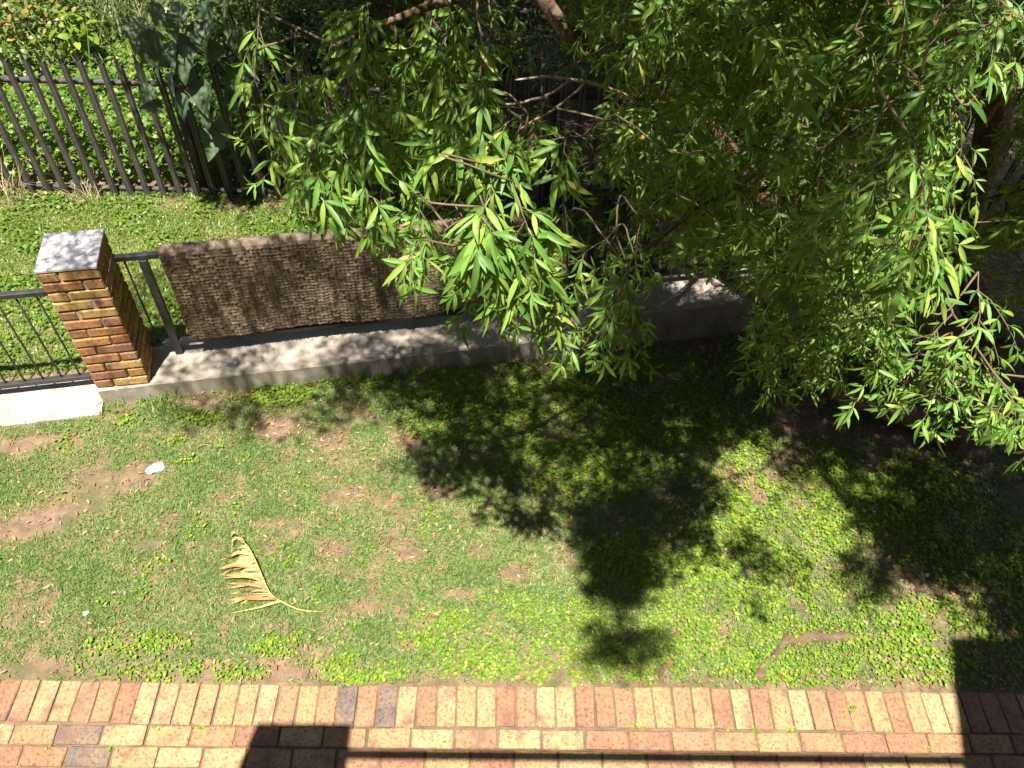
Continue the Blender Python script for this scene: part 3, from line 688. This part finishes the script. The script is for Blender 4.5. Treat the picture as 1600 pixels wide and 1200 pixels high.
# curved pale dead branches in the middle of the crown
for pts, r in (([(1010,165,3.1),(940,135,2.7),(870,122,2.5),(805,125,2.45)], .010), ([(890,126,2.55),(850,150,2.5),(800,163,2.45),(770,158,2.45)], .007), ([(915,128,2.6),(870,168,2.5),(830,190,2.45),(810,205,2.45)], .006),
               ([(745,250,3.0),(700,310,3.1),(655,345,3.2)], .005), ([(615,250,2.9),(597,300,3.0),(600,345,3.0),(608,372,3.0)], .006), ([(745,0,3.0),(750,50,3.0),(760,80,3.0),(770,105,3.1)], .007), ([(735,255,3.0),(760,310,3.1),(765,330,3.1)], .004),
               ([(1030,480,3.9),(1080,440,4.0),(1140,390,4.2),(1150,320,4.3)], .006), ([(1000,160,3.5),(960,180,3.4),(930,200,3.4),(870,185,3.4)], .005)):
    tree.limb([at_d(*p) for p in pts], r * .7, r * 0.3, 'dead_branch', 12, 6, M['deadwood'])

EXC = [[(1035,405),(1165,400),(1165,500),(1035,490)],[(1060,200),(1130,180),(1270,375),(1205,400)],[(1475,130),(1600,70),(1600,290),(1540,420),(1600,560),(1440,540),(1470,300)],[(1300,150),(1362,150),(1372,275),(1310,275)],[(570,245),(900,250),(900,325),(570,340)],[(770,105),(1010,110),(1010,235),(860,230),(770,165)]]
def excluded(x, y):
    r = np.zeros(len(np.atleast_1d(x)), bool)
    for p in EXC: r |= in_poly(x, y, p)
    return r
HERO = [  # px, py, distance, size, leaves, leaf length
 (405,125,2.75,.30,14,.085),(445,175,2.70,.34,18,.095),(425,235,2.65,.30,18,.095),(480,275,2.6,.30,22,.10),(540,235,2.55,.34,24,.11),(555,290,2.55,.28,20,.105),(600,215,2.6,.30,20,.10),(500,215,2.7,.30,16,.09),(455,285,2.65,.2,10,.085),
 (690,85,2.5,.30,22,.105),(640,110,2.6,.30,20,.10),(700,140,2.45,.30,24,.115),(650,170,2.5,.30,20,.11),(720,190,2.4,.30,24,.12),(760,235,2.4,.26,18,.125),(700,235,2.45,.26,20,.12),(850,245,2.45,.22,14,.11),(640,235,2.6,.26,16,.10),(590,150,2.75,.26,14,.09),(575,30,2.5,.30,16,.11),(660,40,2.6,.3,16,.10),
 (765,365,2.35,.26,20,.12),(810,390,2.3,.28,22,.13),(755,430,2.35,.26,22,.12),(790,465,2.4,.20,14,.10),(640,360,2.5,.15,9,.09),(600,365,2.65,.15,9,.075),(648,400,2.45,.15,8,.09),(720,400,2.5,.24,14,.10),
 (880,445,2.65,.30,22,.085),(930,435,2.7,.28,22,.08),(845,480,2.6,.22,18,.09),(960,470,2.6,.24,20,.085),(985,425,2.8,.24,18,.075),(935,530,2.55,.18,14,.08),(885,530,2.7,.2,12,.07),(985,535,2.75,.22,14,.075),
 (1040,185,3.0,.34,22,.085),(1005,270,3.1,.30,20,.08),(1010,55,2.7,.30,20,.095),(1085,40,2.8,.30,20,.09),(955,215,3.1,.3,16,.075),(880,330,3.1,.26,14,.08),(1130,120,3.0,.32,20,.085),(1210,60,2.9,.3,18,.085),
 (1320,310,2.3,.30,24,.095),(1390,300,2.2,.28,24,.095),(1440,380,1.95,.24,20,.10),(1500,330,2.0,.24,18,.10),(1540,320,2.0,.18,10,.095),(1330,380,2.4,.28,22,.09),(1380,450,2.3,.26,22,.085),(1470,220,2.5,.26,18,.085),(1440,250,2.6,.28,18,.085),(1500,100,2.2,.26,18,.085),(1540,60,2.2,.2,12,.085),(1420,60,2.5,.3,18,.08),(1360,120,2.7,.3,18,.08),(1230,120,2.8,.3,18,.08),
 (1250,400,3.0,.32,22,.085),(1210,440,3.1,.28,20,.08),(1290,440,2.8,.28,22,.085),(1340,478,2.7,.28,24,.085),(1400,498,2.7,.24,22,.08),(1450,538,2.8,.26,24,.085),(1500,548,2.8,.26,22,.085),(1290,538,2.9,.24,22,.08),(1240,538,3.0,.24,20,.08),(1350,568,2.8,.26,24,.08),(1215,573,3.0,.22,20,.08),(1420,578,2.8,.22,18,.08),(1465,623,2.9,.18,14,.085),(1530,618,2.9,.18,16,.08),(1560,643,2.9,.16,14,.08),(1595,663,2.5,.14,10,.09),(1180,500,3.2,.22,16,.075),
]
LITG = []
for (px, py, d, sz, nl, ll) in HERO:
    if px > 1000 and excluded(px, py)[0]: continue
    c = at_d(px, py, d)
    if px < 1000 or (px > 1180 and py > 270): LITG.append(c - SUN / SUN[2] * c[2])
    o = np.array([-0.5, -0.75, -0.15]) if px < 1000 else np.array([-0.15, -0.9, -0.1])
    dv = o + rng.normal(0, 0.35, 3)
    if px < 1000: tree.add(c, sz * .82, int(nl * 1.25), ll, dv, droop=0.95, ntw=4, hero=True)
    else:
        tree.add(c, sz, int(nl * 1.5), ll * .86, dv, droop=0.6, ntw=5, hero=True)
        jx, jy = px + rng.normal(0, 38), py + rng.normal(-12, 26)
        if not excluded(jx, jy)[0]: tree.add(at_d(jx, jy, d + rng.uniform(.1, .5)), sz * .9, int(nl * 1.3), ll * .8, o + rng.normal(0, 0.5, 3), droop=0.6, ntw=4, hero=True)

# ---- the shade pattern on the ground: where crowns (mostly above the picture) stand between it and the sun
SH_MAIN = [(545,575),(600,640),(640,660),(600,715),(595,740),(650,765),(690,785),(790,745),(840,790),(760,825),(775,850),(870,825),(905,850),(920,900),(935,945),(1000,955),(1025,880),(1015,835),(1060,800),(1130,790),(1120,735),(1150,690),(1200,690),(1215,765),(1290,770),(1330,820),(1335,850),(1290,880),(1290,930),(1340,960),(1440,930),(1470,920),(1520,990),(1700,1060),(1750,470),(1200,400),(1000,340),(800,400),(700,560)]
SH_BLOB = [[(920,990),(960,985),(1050,1005),(1045,1035),(940,1035),(915,1015)],[(415,622),(440,624),(436,640),(412,638)],[(485,615),(520,617),(512,636),(488,636)],[(520,685),(545,680),(538,698),(522,698)]]
SH_BACK = [(285,318),(330,335),(420,300),(480,335),(560,360),(700,350),(900,450),(1200,420),(1750,470),(1900,-400),(480,-400),(400,-60),(400,80),(330,200)]
DAPPLE = [(60,360),(740,340),(760,560),(400,620),(240,610),(140,520)]
SUNNY = [(1045,432),(1150,420),(1155,490),(1045,497)]
SH_T = [[(870,830),(905,850),(920,900),(935,945),(1000,955),(1028,880),(1018,835),(1060,800),(1010,760),(930,790)]] + SH_BLOB
def shade_kind(G):
    x, y, _ = proj(G)
    r = np.zeros(len(x), int)
    r[in_poly(x, y, DAPPLE)] = 3
    r[in_poly(x, y, SH_BACK)] = 2
    r[in_poly(x, y, SH_MAIN)] = 1
    for b in SH_T: r[in_poly(x, y, b)] = 4
    r[in_poly(x, y, SUNNY)] = 0
    return r
SH = SUN / SUN[2]
FOL = [[(380,110),(440,20),(560,-60),(1000,-60),(1000,330),(880,270),(850,420),(800,480),(720,440),(700,330),(570,300),(470,290),(410,250)],
       [(1000,-60),(1700,-60),(1700,420),(1590,540),(1400,610),(1210,590),(1130,420),(1000,330)]]
def canopy(T, n, kinds, zlo, zhi, x0, x1, y0, y1, size, nl, ll, gz=0.0, guard=0.12, show=False, keep=True):
    G = np.stack([rng.uniform(x0, x1, n), rng.uniform(y0, y1, n), np.full(n, gz)], 1)
    kd = shade_kind(G); z = rng.uniform(zlo, zhi, n); C = G + SH * (z - gz)[:, None]
    x, y, dz = proj(C); near = np.linalg.norm(C - [0, 0, CAMH], axis=1)
    # a little way round the tuft's shadow must be shaded ground too
    ok = np.isin(kd, kinds) & (near > 1.0)
    for ox, oy in ((guard,0),(-guard,0),(0,guard),(0,-guard)): ok &= shade_kind(G + np.array([ox, oy, 0])) > 0
    mg = 90 + 500 * size / np.maximum(near, .5)
    vis = (dz > 0.1) & (x > -mg) & (x < 1600 + mg) & (y > -mg) & (y < 1290)
    fol = in_poly(x, y, FOL[0]) | in_poly(x, y, FOL[1])
    ok &= (~vis | (show & fol & (near > 2.3) & ~excluded(x, y) & ((x > 1000) | (z < 2.6))))
    if len(LITG) and keep:                                   # keep the sun on the outer tufts of the low branches
        dl = np.min(np.linalg.norm((G - SH * gz)[:, None, :2] - np.array(LITG)[None, :, :2], axis=2), 1)
        ok &= ~((dl < 0.24) & (z > 2.2) & (rng.random(n) < np.where(G[:, 0] < 1.1, 0.62, 0.74)))
    cnt = 0
    for i in np.where(ok)[0]:
        T.add(C[i], size, nl, ll, None, 0.6, 3, False, True, 1.0); cnt += 1
    print('canopy', T.e.name, cnt, int((ok & vis).sum()))
canopy(tree, 2000, [1], 1.7, 4.1, -.9, 4.8, 1.6, 4.6, .32, 18, .10, show=True)
canopy(tree, 2300, [1], 3.3, 6.0, -.9, 5.2, 1.6, 5.0, .30, 16, .10, guard=.09)
canopy(tree, 11000, [4], 4.45, 6.4, -1.9, 1.4, 1.6, 4.0, .22, 10, .085, guard=.05)
canopy(tree, 1500, [2], 2.9, 6.4, -.8, 5.0, 4.0, 6.5, .40, 20, .12)
canopy(tree, 130, [1], 3.3, 4.8, -.7, 1.1, 2.9, 3.9, .26, 14, .09, keep=False)
canopy(tree, 420, [1, 2], 2.8, 6.0, 3.6, 6.6, 1.9, 7.0, .4, 20, .12)
canopy(tree, 900, [1, 2], 3.2, 6.2, .6, 4.6, 3.6, 6.8, .36, 18, .12)
canopy(tree, 1000, [3], 3.3, 5.8, -2.9, 2.4, 3.2, 5.2, .24, 9, .08, 0.6, 0.0)

# ---- inner foliage of the main tree, in its own shade
def inner(T, n, box, poly, dmin, size, nl, ll):
    lo, hi = box; C = rng.uniform(lo, hi, (n, 3)); x, y, z = proj(C)
    k = in_poly(x, y, poly) & (np.linalg.norm(C - [0, 0, CAMH], axis=1) > dmin) & (z > 0) & ~(excluded(x, y) & (rng.random(n) < 0.95))
    for c in C[k]: T.add(c, size, nl, ll, None, 0.6, 3, False, True, 0.9)
    print('inner', T.e.name, int(k.sum()))
POLY_IN = [(900,-200),(905,60),(960,150),(930,250),(1010,330),(1100,400),(1180,430),(1190,560),(1260,610),(1380,600),(1480,520),(1640,500),(1640,-200)]
inner(tree, 1900, ((.4,2.9,.9),(5.2,6.3,3.6)), POLY_IN, 3.1, .34, 20, .075)
tree.finish(300)

# ---- trees beyond the palisade, dark and fine-leaved
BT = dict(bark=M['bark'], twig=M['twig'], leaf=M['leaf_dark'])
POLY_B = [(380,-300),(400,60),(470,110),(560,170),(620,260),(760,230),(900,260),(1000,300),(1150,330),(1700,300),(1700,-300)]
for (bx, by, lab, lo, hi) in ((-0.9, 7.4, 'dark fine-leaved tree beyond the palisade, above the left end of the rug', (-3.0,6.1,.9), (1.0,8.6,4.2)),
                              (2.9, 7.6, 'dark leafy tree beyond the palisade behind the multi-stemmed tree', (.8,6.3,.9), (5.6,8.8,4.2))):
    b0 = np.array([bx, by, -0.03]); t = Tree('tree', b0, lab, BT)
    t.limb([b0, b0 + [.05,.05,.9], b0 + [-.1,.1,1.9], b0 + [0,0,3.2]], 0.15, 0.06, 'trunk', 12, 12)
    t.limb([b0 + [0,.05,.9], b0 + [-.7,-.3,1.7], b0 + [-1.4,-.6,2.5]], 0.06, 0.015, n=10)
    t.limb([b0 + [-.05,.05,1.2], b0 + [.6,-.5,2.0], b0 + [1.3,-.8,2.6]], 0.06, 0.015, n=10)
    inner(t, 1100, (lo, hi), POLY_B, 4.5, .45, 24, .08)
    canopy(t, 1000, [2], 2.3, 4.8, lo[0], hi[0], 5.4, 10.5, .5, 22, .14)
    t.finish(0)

# ------------------------------------------------------------------ broad-leaved shrub by the palisade
def broad_leaf(seed):
    rr = random.Random(seed); pts = []
    prof = [(0,.0),(.06,.26),(.16,.33),(.24,.44),(.32,.34),(.42,.30),(.50,.37),(.60,.24),(.72,.17),(.84,.11),(1.0,0)]
    Vl = []; F = []
    for (x_, hw) in prof:
        z = -0.5 * x_ * x_ * 0.55; hw *= rr.uniform(.9,1.1); Vl += [(x_, hw, z + hw*.22 + rr.uniform(-.015,.015)), (x_, 0, z), (x_, -hw, z + hw*.22 + rr.uniform(-.015,.015))]
    for i in range(len(prof) - 1):
        a = 3 * i; F += [(a, a+1, a+4, a+3), (a+1, a+2, a+5, a+4)]
    return Vl, F
shb = at_z(398, 305, 0) + np.array([.15, .35, -.02])
sh = empty('shrub', shb, 'shrub with large grey-green lobed leaves overhanging the palisade tips', 'shrub')
bl_m = [mesh_py('leaf', *broad_leaf(k), M['bigleaf']) for k in range(6)]
stem_pts = []
for tgt, h_ in (((260,60),5.75), ((330,-40),5.9), ((300,150),5.7), ((390,20),6.0), ((340,110),5.75)):
    e_ = at_Y(tgt[0], tgt[1], h_); pth = smooth_path([shb, shb * .6 + e_ * .4 + [0,0,.45], e_ + [0,0,.12]], 10)
    MB().tube(pth - shb, np.linspace(.018,.006,10), 6).build('stem', M['twig'], sh, True); stem_pts.append(pth)
LF = [(235,45,5.6),(260,20,5.6),(285,70,5.6),(220,70,5.6),(250,90,5.55),(225,110,5.55),(270,110,5.6),(300,35,5.7),(330,30,5.7),(240,135,5.5),(300,105,5.6),(250,155,5.5),(325,150,5.6),(330,165,5.55),(300,60,5.7),(345,70,5.7),(370,40,5.8),(215,25,5.7),(290,10,5.7),(320,0,5.8),(360,0,5.9),(310,125,5.6),(285,145,5.55),(265,65,5.65),(380,110,5.75),(355,130,5.7),(340,200,5.7),(350,190,5.7),(395,80,5.8),(250,5,5.7)]
for i, (px, py, Yd) in enumerate(LF):
    p = at_Y(px, py, Yd); d = np.array([rng.normal(-.25,.4), -.45 + rng.normal(0,.3), -.65 + rng.normal(0,.25)])
    R = frames(d[None], np.array([[rng.normal(0,.4), -.6, .8]]), rng.normal(0,.4,1))[0] * rng.uniform(.17,.27)
    m4 = Matrix.Identity(4)
    for a in range(3):
        for b_ in range(3): m4[a][b_] = R[a][b_]
        m4[a][3] = p[a] - shb[a]
    o = bpy.data.objects.new('leaf', bl_m[i % 6]); COL.objects.link(o); o.parent = sh; o.matrix_local = m4

# ------------------------------------------------------------------ weeds, reeds and shrubs behind the palisade
oval = np.array([(0,0,0),(.35,.26,.06),(.7,.2,.02),(1,0,-.12),(.7,-.2,.02),(.35,-.26,.06)]); oF = [(0,1,5),(1,2,4,5),(2,3,4)]
def leafcloud(X, Y, Z, size, m, name):
    n = len(X); D = np.stack([rng.normal(0,1,n), rng.normal(-.3,1,n), rng.normal(-.1,.5,n)], 1)
    R = frames(D, np.tile([0,-.2,1.0],(n,1)) + rng.normal(0,.35,(n,3)), rng.normal(0,.4,n)) * (size * rng.uniform(.35,1.7,n))[:,None,None]
    return mesh_np(name, *stamp(oval, oF, R, np.stack([X, Y, Z], 1)), m)
n = 36000; X = rng.uniform(-7.0, -0.8, n); Y = 6.04 + rng.random(n) ** 1.2 * 1.9
top = (0.26 + 0.85 * fbm(X * 1.3, Y * 1.3)) * np.clip(1.15 - (Y - 6.3) * 0.28, 0.3, 1) * np.clip((Y - 5.9) * 3, .35, 1)
Z = top * rng.random(n) ** 0.45
tag(link('weed_thicket', leafcloud(X, Y, Z, .048, M['weed'], 'weed_thicket')), 'dense leafy green weeds growing behind the palisade fence', 'weeds', kind='stuff')
X, Y = scatter(32000, -8.5, -0.5, 6.7, 11.5)
tag(link('rough_grass', mesh_np('rough_grass', *blades(X, Y, 0.20 + 0.28 * fbm(X * 2, Y * 2) ** 2, 0.011, 0.45), M['grass_back'])), 'long rough yellow-green grass beyond the weeds', 'grass', kind='stuff')
c0 = at_z(165, 30, 0.2)
Xr = c0[0] + rng.normal(0, .65, 3600); Yr = c0[1] + rng.normal(-.25, .5, 3600)
rb = blades(Xr - c0[0], Yr - c0[1], 0.85, 0.018, 0.14); rb[0][:, 2] *= 1.0
tag(link('reed_clump', mesh_np('reed_clump', *rb, M['reed']), None, (c0[0], c0[1], 0)), 'tall upright blue-green reeds at the top left beyond the weeds', 'reeds')
def bush(px, py, zc, r, nl, size, mt, label):
    c = at_z(px, py, zc); b0 = np.array([c[0], c[1], 0]); e_ = empty('shrub', b0, label, 'shrub')
    u = rng.normal(0, 1, (nl, 3)); u /= np.linalg.norm(u, axis=1)[:, None]; u *= (rng.random(nl) ** .4)[:, None] * np.array(r)
    u[:, 2] += zc; u *= (1 + .25 * (fbm(u[:,0]*4+px, u[:,1]*4+u[:,2]*3)[:,None] - .5) * 2); u[:,2] = np.maximum(u[:,2], .03)
    tag(link('foliage', leafcloud(u[:,0], u[:,1], u[:,2], size, mt, 'foliage'), e_), kind='stuff')
    for k in range(7):
        q = np.array([rng.normal(0, r[0]*.5), rng.normal(0, r[1]*.5), zc + rng.uniform(0, r[2]*.6)])
        MB().tube(smooth_path([(rng.normal(0,.04), rng.normal(0,.04), -.02), q * [.4,.4,.5], q], 7), np.linspace(.012,.004,7), 5).build('stem', M['twig'], e_, True)
bush(35, 40, .55, (.75,.6,.6), 4200, .05, M['redweed'], 'loose shrub with orange-tinted leaves at the top left corner')
bush(-60, 120, .45, (.5,.4,.5), 1500, .06, M['weed'], 'green shrub behind the leftmost palisade pales')
bush(112, 38, .75, (.16,.14,.16), 60, .10, M['clover'], 'small bright yellow-green sapling in front of the reeds')
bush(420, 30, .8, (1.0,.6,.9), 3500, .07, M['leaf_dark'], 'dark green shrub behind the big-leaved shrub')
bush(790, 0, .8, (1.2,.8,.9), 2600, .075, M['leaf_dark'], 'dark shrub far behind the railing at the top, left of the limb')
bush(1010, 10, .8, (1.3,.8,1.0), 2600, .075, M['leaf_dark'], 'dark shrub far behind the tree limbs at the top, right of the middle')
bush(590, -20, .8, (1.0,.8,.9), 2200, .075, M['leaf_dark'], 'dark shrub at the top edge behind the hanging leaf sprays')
# straw tufts and grass tufts
def tuft(px, py, n, Lm, Wm, mt, label, spread=.05, tilt=.55):
    c = at_z(px, py); X = rng.normal(0, spread, n); Y = rng.normal(0, spread * .8, n)
    V, l_, s_ = blades(X + c[0], Y + c[1], Lm, Wm, tilt); V = V - c
    tag(link('grass_tuft', mesh_np('grass_tuft', V, l_, s_, mt), None, c), label, 'grass tuft', 'grass tufts standing out of the lawn')
tuft(30, 318, 60, .42, .006, M['straw'], 'dry straw tuft at the foot of the palisade, far left', .10, .35)
tuft(130, 310, 60, .22, .006, M['straw'], 'dry straw tuft at the foot of the palisade, beside the mown strip', .08, .6)
tuft(262, 632, 140, .13, .005, M['grass_back'], 'dense green grass tuft at the wall foot right of the pillar', .07, .6)
tuft(362, 630, 22, .16, .006, M['grass_back'], 'thin upright grass tuft by the grey wall right of the pillar', .02, .3)
tuft(180, 640, 70, .11, .005, M['grass_back'], 'green grass tuft in front of the pillar foot', .06, .6)
tuft(720, 775, 120, .09, .004, M['grass'], 'pale grass tuft at the edge of the tree shadow', .06, .5)

# ------------------------------------------------------------------ things lying on the lawn
# dry yellow frond
fb = at_z(400, 890); fr = empty('dry_frond', fb, 'dry yellow frond lying on the lawn with leaflets on one side', 'dry leaf')
rp = [at_z(x_, y_, z_) for x_, y_, z_ in ((506,956,.0),(470,953,.012),(440,940,.02),(421,925,.03),(405,890,.04),(392,862,.045),(376,838,.03))]
rs = smooth_path(rp, 26)
MB().tube(rs - fb, np.linspace(.0035,.006,26), 6).build('midrib', M['frond_stalk'], fr, True)
for k in range(40):
    f_ = 8.5 + k * 16.8 / 39.5 + rng.normal(0, .25); f_ = min(max(f_, 8.2), 25); i = int(f_); p = rs[i] + (rs[min(i+1,25)] - rs[i]) * (f_ - i)
    g_ = k / 39.0
    tip = at_z(366 - 14 * math.sin(math.pi * min(1, g_ * 1.25)) + rng.normal(0, 8) - (4 if g_ > .8 else 0), 948 - g_ * 108 + rng.normal(0, 4), .006)
    if k % 5 == 3: tip = p + (tip - p) * rng.uniform(.35, .6)
    nseg = 7; st = np.linspace(0,1,nseg+1); VV = []; FF = []
    sd = unit(rs[min(i+1,25)] - rs[max(i-1,0)]); w0 = rng.uniform(.008, .017); bend = rng.normal(0, .016); lift = .03 * rng.uniform(.1, 1.4); tw_ = rng.normal(0, 1.3)
    for s_ in st:
        c = p + (tip - p) * s_ + sd * bend * math.sin(math.pi * s_) + np.array([0,0, lift * math.sin(math.pi * s_) - .01 * s_]) + rng.normal(0, .0018, 3)
        hw = w0 * (1.25 - s_ ** 1.6) * rng.uniform(.8,1.2); a = tw_ * s_
        side = sd * math.cos(a) + np.array([0,0,1.0]) * math.sin(a)
        VV += [c + side * hw + [0,0,.006], c, c - side * hw + [0,0,.006]]
    for j in range(nseg): a = 3*j; FF += [(a,a+1,a+4,a+3),(a+1,a+2,a+5,a+4)]
    link('leaflet', mesh_py('leaflet', np.array(VV) - fb, FF, M['frond']), fr)
def rock(px, py, r, mt, name, label, cat, seed):
    bm = bmesh.new(); bmesh.ops.create_icosphere(bm, subdivisions=2, radius=1.0); rr = random.Random(seed)
    for v in bm.verts:
        v.co *= rr.uniform(.72,1.15); v.co = Vector((v.co.x*r[0], v.co.y*r[1], max(v.co.z, -.5)*r[2]))
    me = bpy.data.meshes.new(name); bm.to_mesh(me); bm.free(); me.materials.append(mt)
    p = at_z(px, py); o = link(name, me, None, (p[0], p[1], ground_z(p[0], p[1]) + r[2]*.35), (0,0,rr.uniform(.3,.9)))
    return tag(o, label, cat)
rock(244, 735, (.065,.038,.03), M['white'], 'stone', 'jagged white stone on the lawn beside the bare soil streak', 'stone', 2)
rock(136, 960, (.017,.014,.012), M['white'], 'pebble', 'tiny white pebble on the lawn lower left of the dry frond', 'pebble', 3)
rock(924, 989, (.010,.009,.008), M['white'], 'pebble', 'tiny white pebble at the edge of the lowest round shadow', 'pebble', 4)
rock(1447, 901, (.016,.010,.010), M['white'], 'pebble', 'tiny white pebble on bare soil under the tree at right', 'pebble', 5)
# exposed roots are parts of the main tree
for pts, r in (([(1185,1062),(1200,1030),(1225,1008),(1262,996),(1330,996),(1395,986),(1450,972),(1482,955),(1530,900)], .030), ([(1512,945),(1520,985),(1518,1005)], .022)):
    P = smooth_path([at_z(x_, y_, .008) for x_, y_ in pts], 26); P[:,2] += rng.normal(-.006,.009,26); P[:,:2] += rng.normal(0,.006,(26,2)); P[0,2] -= .03; P[-1,2] -= .03
    MB().tube(P - B0, r * (1 + .22 * rng.normal(0,1,26)), 9, .5).build('root', M['bark'], tree.e, True)
# saplings in the shade, each with its own leaves
tri_m = [mesh_py('leaf', v, f, M['leaf']) for v, f in TRI]
def sapling(px, py, h_, nl, lean, label, ll=.06):
    p = at_z(px, py); e_ = empty('sapling', p, label, 'sapling', 'saplings under the tree')
    path = smooth_path([(0,0,-.02),(lean[0]*.4,lean[1]*.4,h_*.55),(lean[0],lean[1],h_)], 8)
    MB().tube(path, np.linspace(.005,.002,8), 5).build('stem', M['twig'], e_, True)
    for k in range(nl):
        i = 3 + int(k * 5 / nl) if k < nl - 4 else 7; a = k * 2.4
        D = np.array([[math.cos(a), math.sin(a), .15]]); R = frames(D, np.array([[0,-.2,1.0]]), rng.normal(0,.3,1))[0] * ll * rng.uniform(.7,1.2)
        m4 = Matrix.Identity(4)
        for a_ in range(3):
            for b_ in range(3): m4[a_][b_] = R[a_][b_]
            m4[a_][3] = path[i][a_]
        o = bpy.data.objects.new('leaf', tri_m[k % 10]); COL.objects.link(o); o.parent = e_; o.matrix_local = m4
sapling(1345, 715, .22, 9, (-.03,-.05), 'small leafy sapling in shade below the lowest branch')
sapling(1465, 850, .20, 10, (-.05,-.02), 'small star-shaped sapling in shade, leftmost of the lower three')
sapling(1500, 835, .24, 12, (.0,.0), 'leafy sapling in shade, uppermost of the lower three at right')
sapling(1515, 900, .22, 14, (.02,-.03), 'leafy sapling in shade above the exposed root, lowest of three')
sapling(1560, 760, .3, 14, (-.05,-.05), 'leafy sapling in deep shade at the right edge beside the trunk')
sapling(1570, 870, .3, 14, (-.04,.0), 'leafy sapling in shade at the right edge of the photo, tallest there')
sapling(1400, 790, .16, 9, (.0,-.03), 'little sapling in shade left of the other lower saplings')
sapling(1470, 745, .12, 8, (-.02,0), 'tiny sapling in deep shade under the trunk')

# ------------------------------------------------------------------ the house the picture is taken from: unseen, its parts made up to cast the shadows on the paving
hs = empty('house', (0, -1.2, 0), 'unseen plastered house behind the brick paving, balcony parts made up to cast shadows', 'house')
def hp(name, c, size, mt): MB().box((c[0], c[1] + 1.2, c[2]), size).build(name, mt, hs)
hp('wall', (-5.0, -2.2, 4.7), (14.2, 0.25, 9.4), M['plaster'])  # unseen wall, raised to hold skylight off the garden
hp('balcony_slab', (0.3, -0.97, 2.82), (3.7, 2.2, 0.16), M['plaster'])
hp('shadow_caster_wing', (4.25, -2.02, 3.0), (4.0, 4.2, 6.0), M['plaster'])  # guessed wing, added to cast the large shadow at the right
hp('shadow_caster_rail', (0.63, 0.19, 3.52), (3.29, 0.04, 0.045), M['metal'])  # guessed rail, added to cast the thin shadow line along the paving
for k in range(5): hp('post', (-.6 + k * .65, 0.09, 3.2), (0.03, 0.03, 0.60), M['metal'])  # posts for the added rail
hp('shadow_caster_block', (-1.22, -0.06, 2.0), (0.50, 0.5, 4.0), M['plaster'])  # invented block, added to cast the square shadow on the bricks
hp('shadow_caster_nub', (-1.13, 0.13, 4.06), (0.05, 0.05, 0.12), M['plaster'])  # invented nub, gives the square shadow its small spike
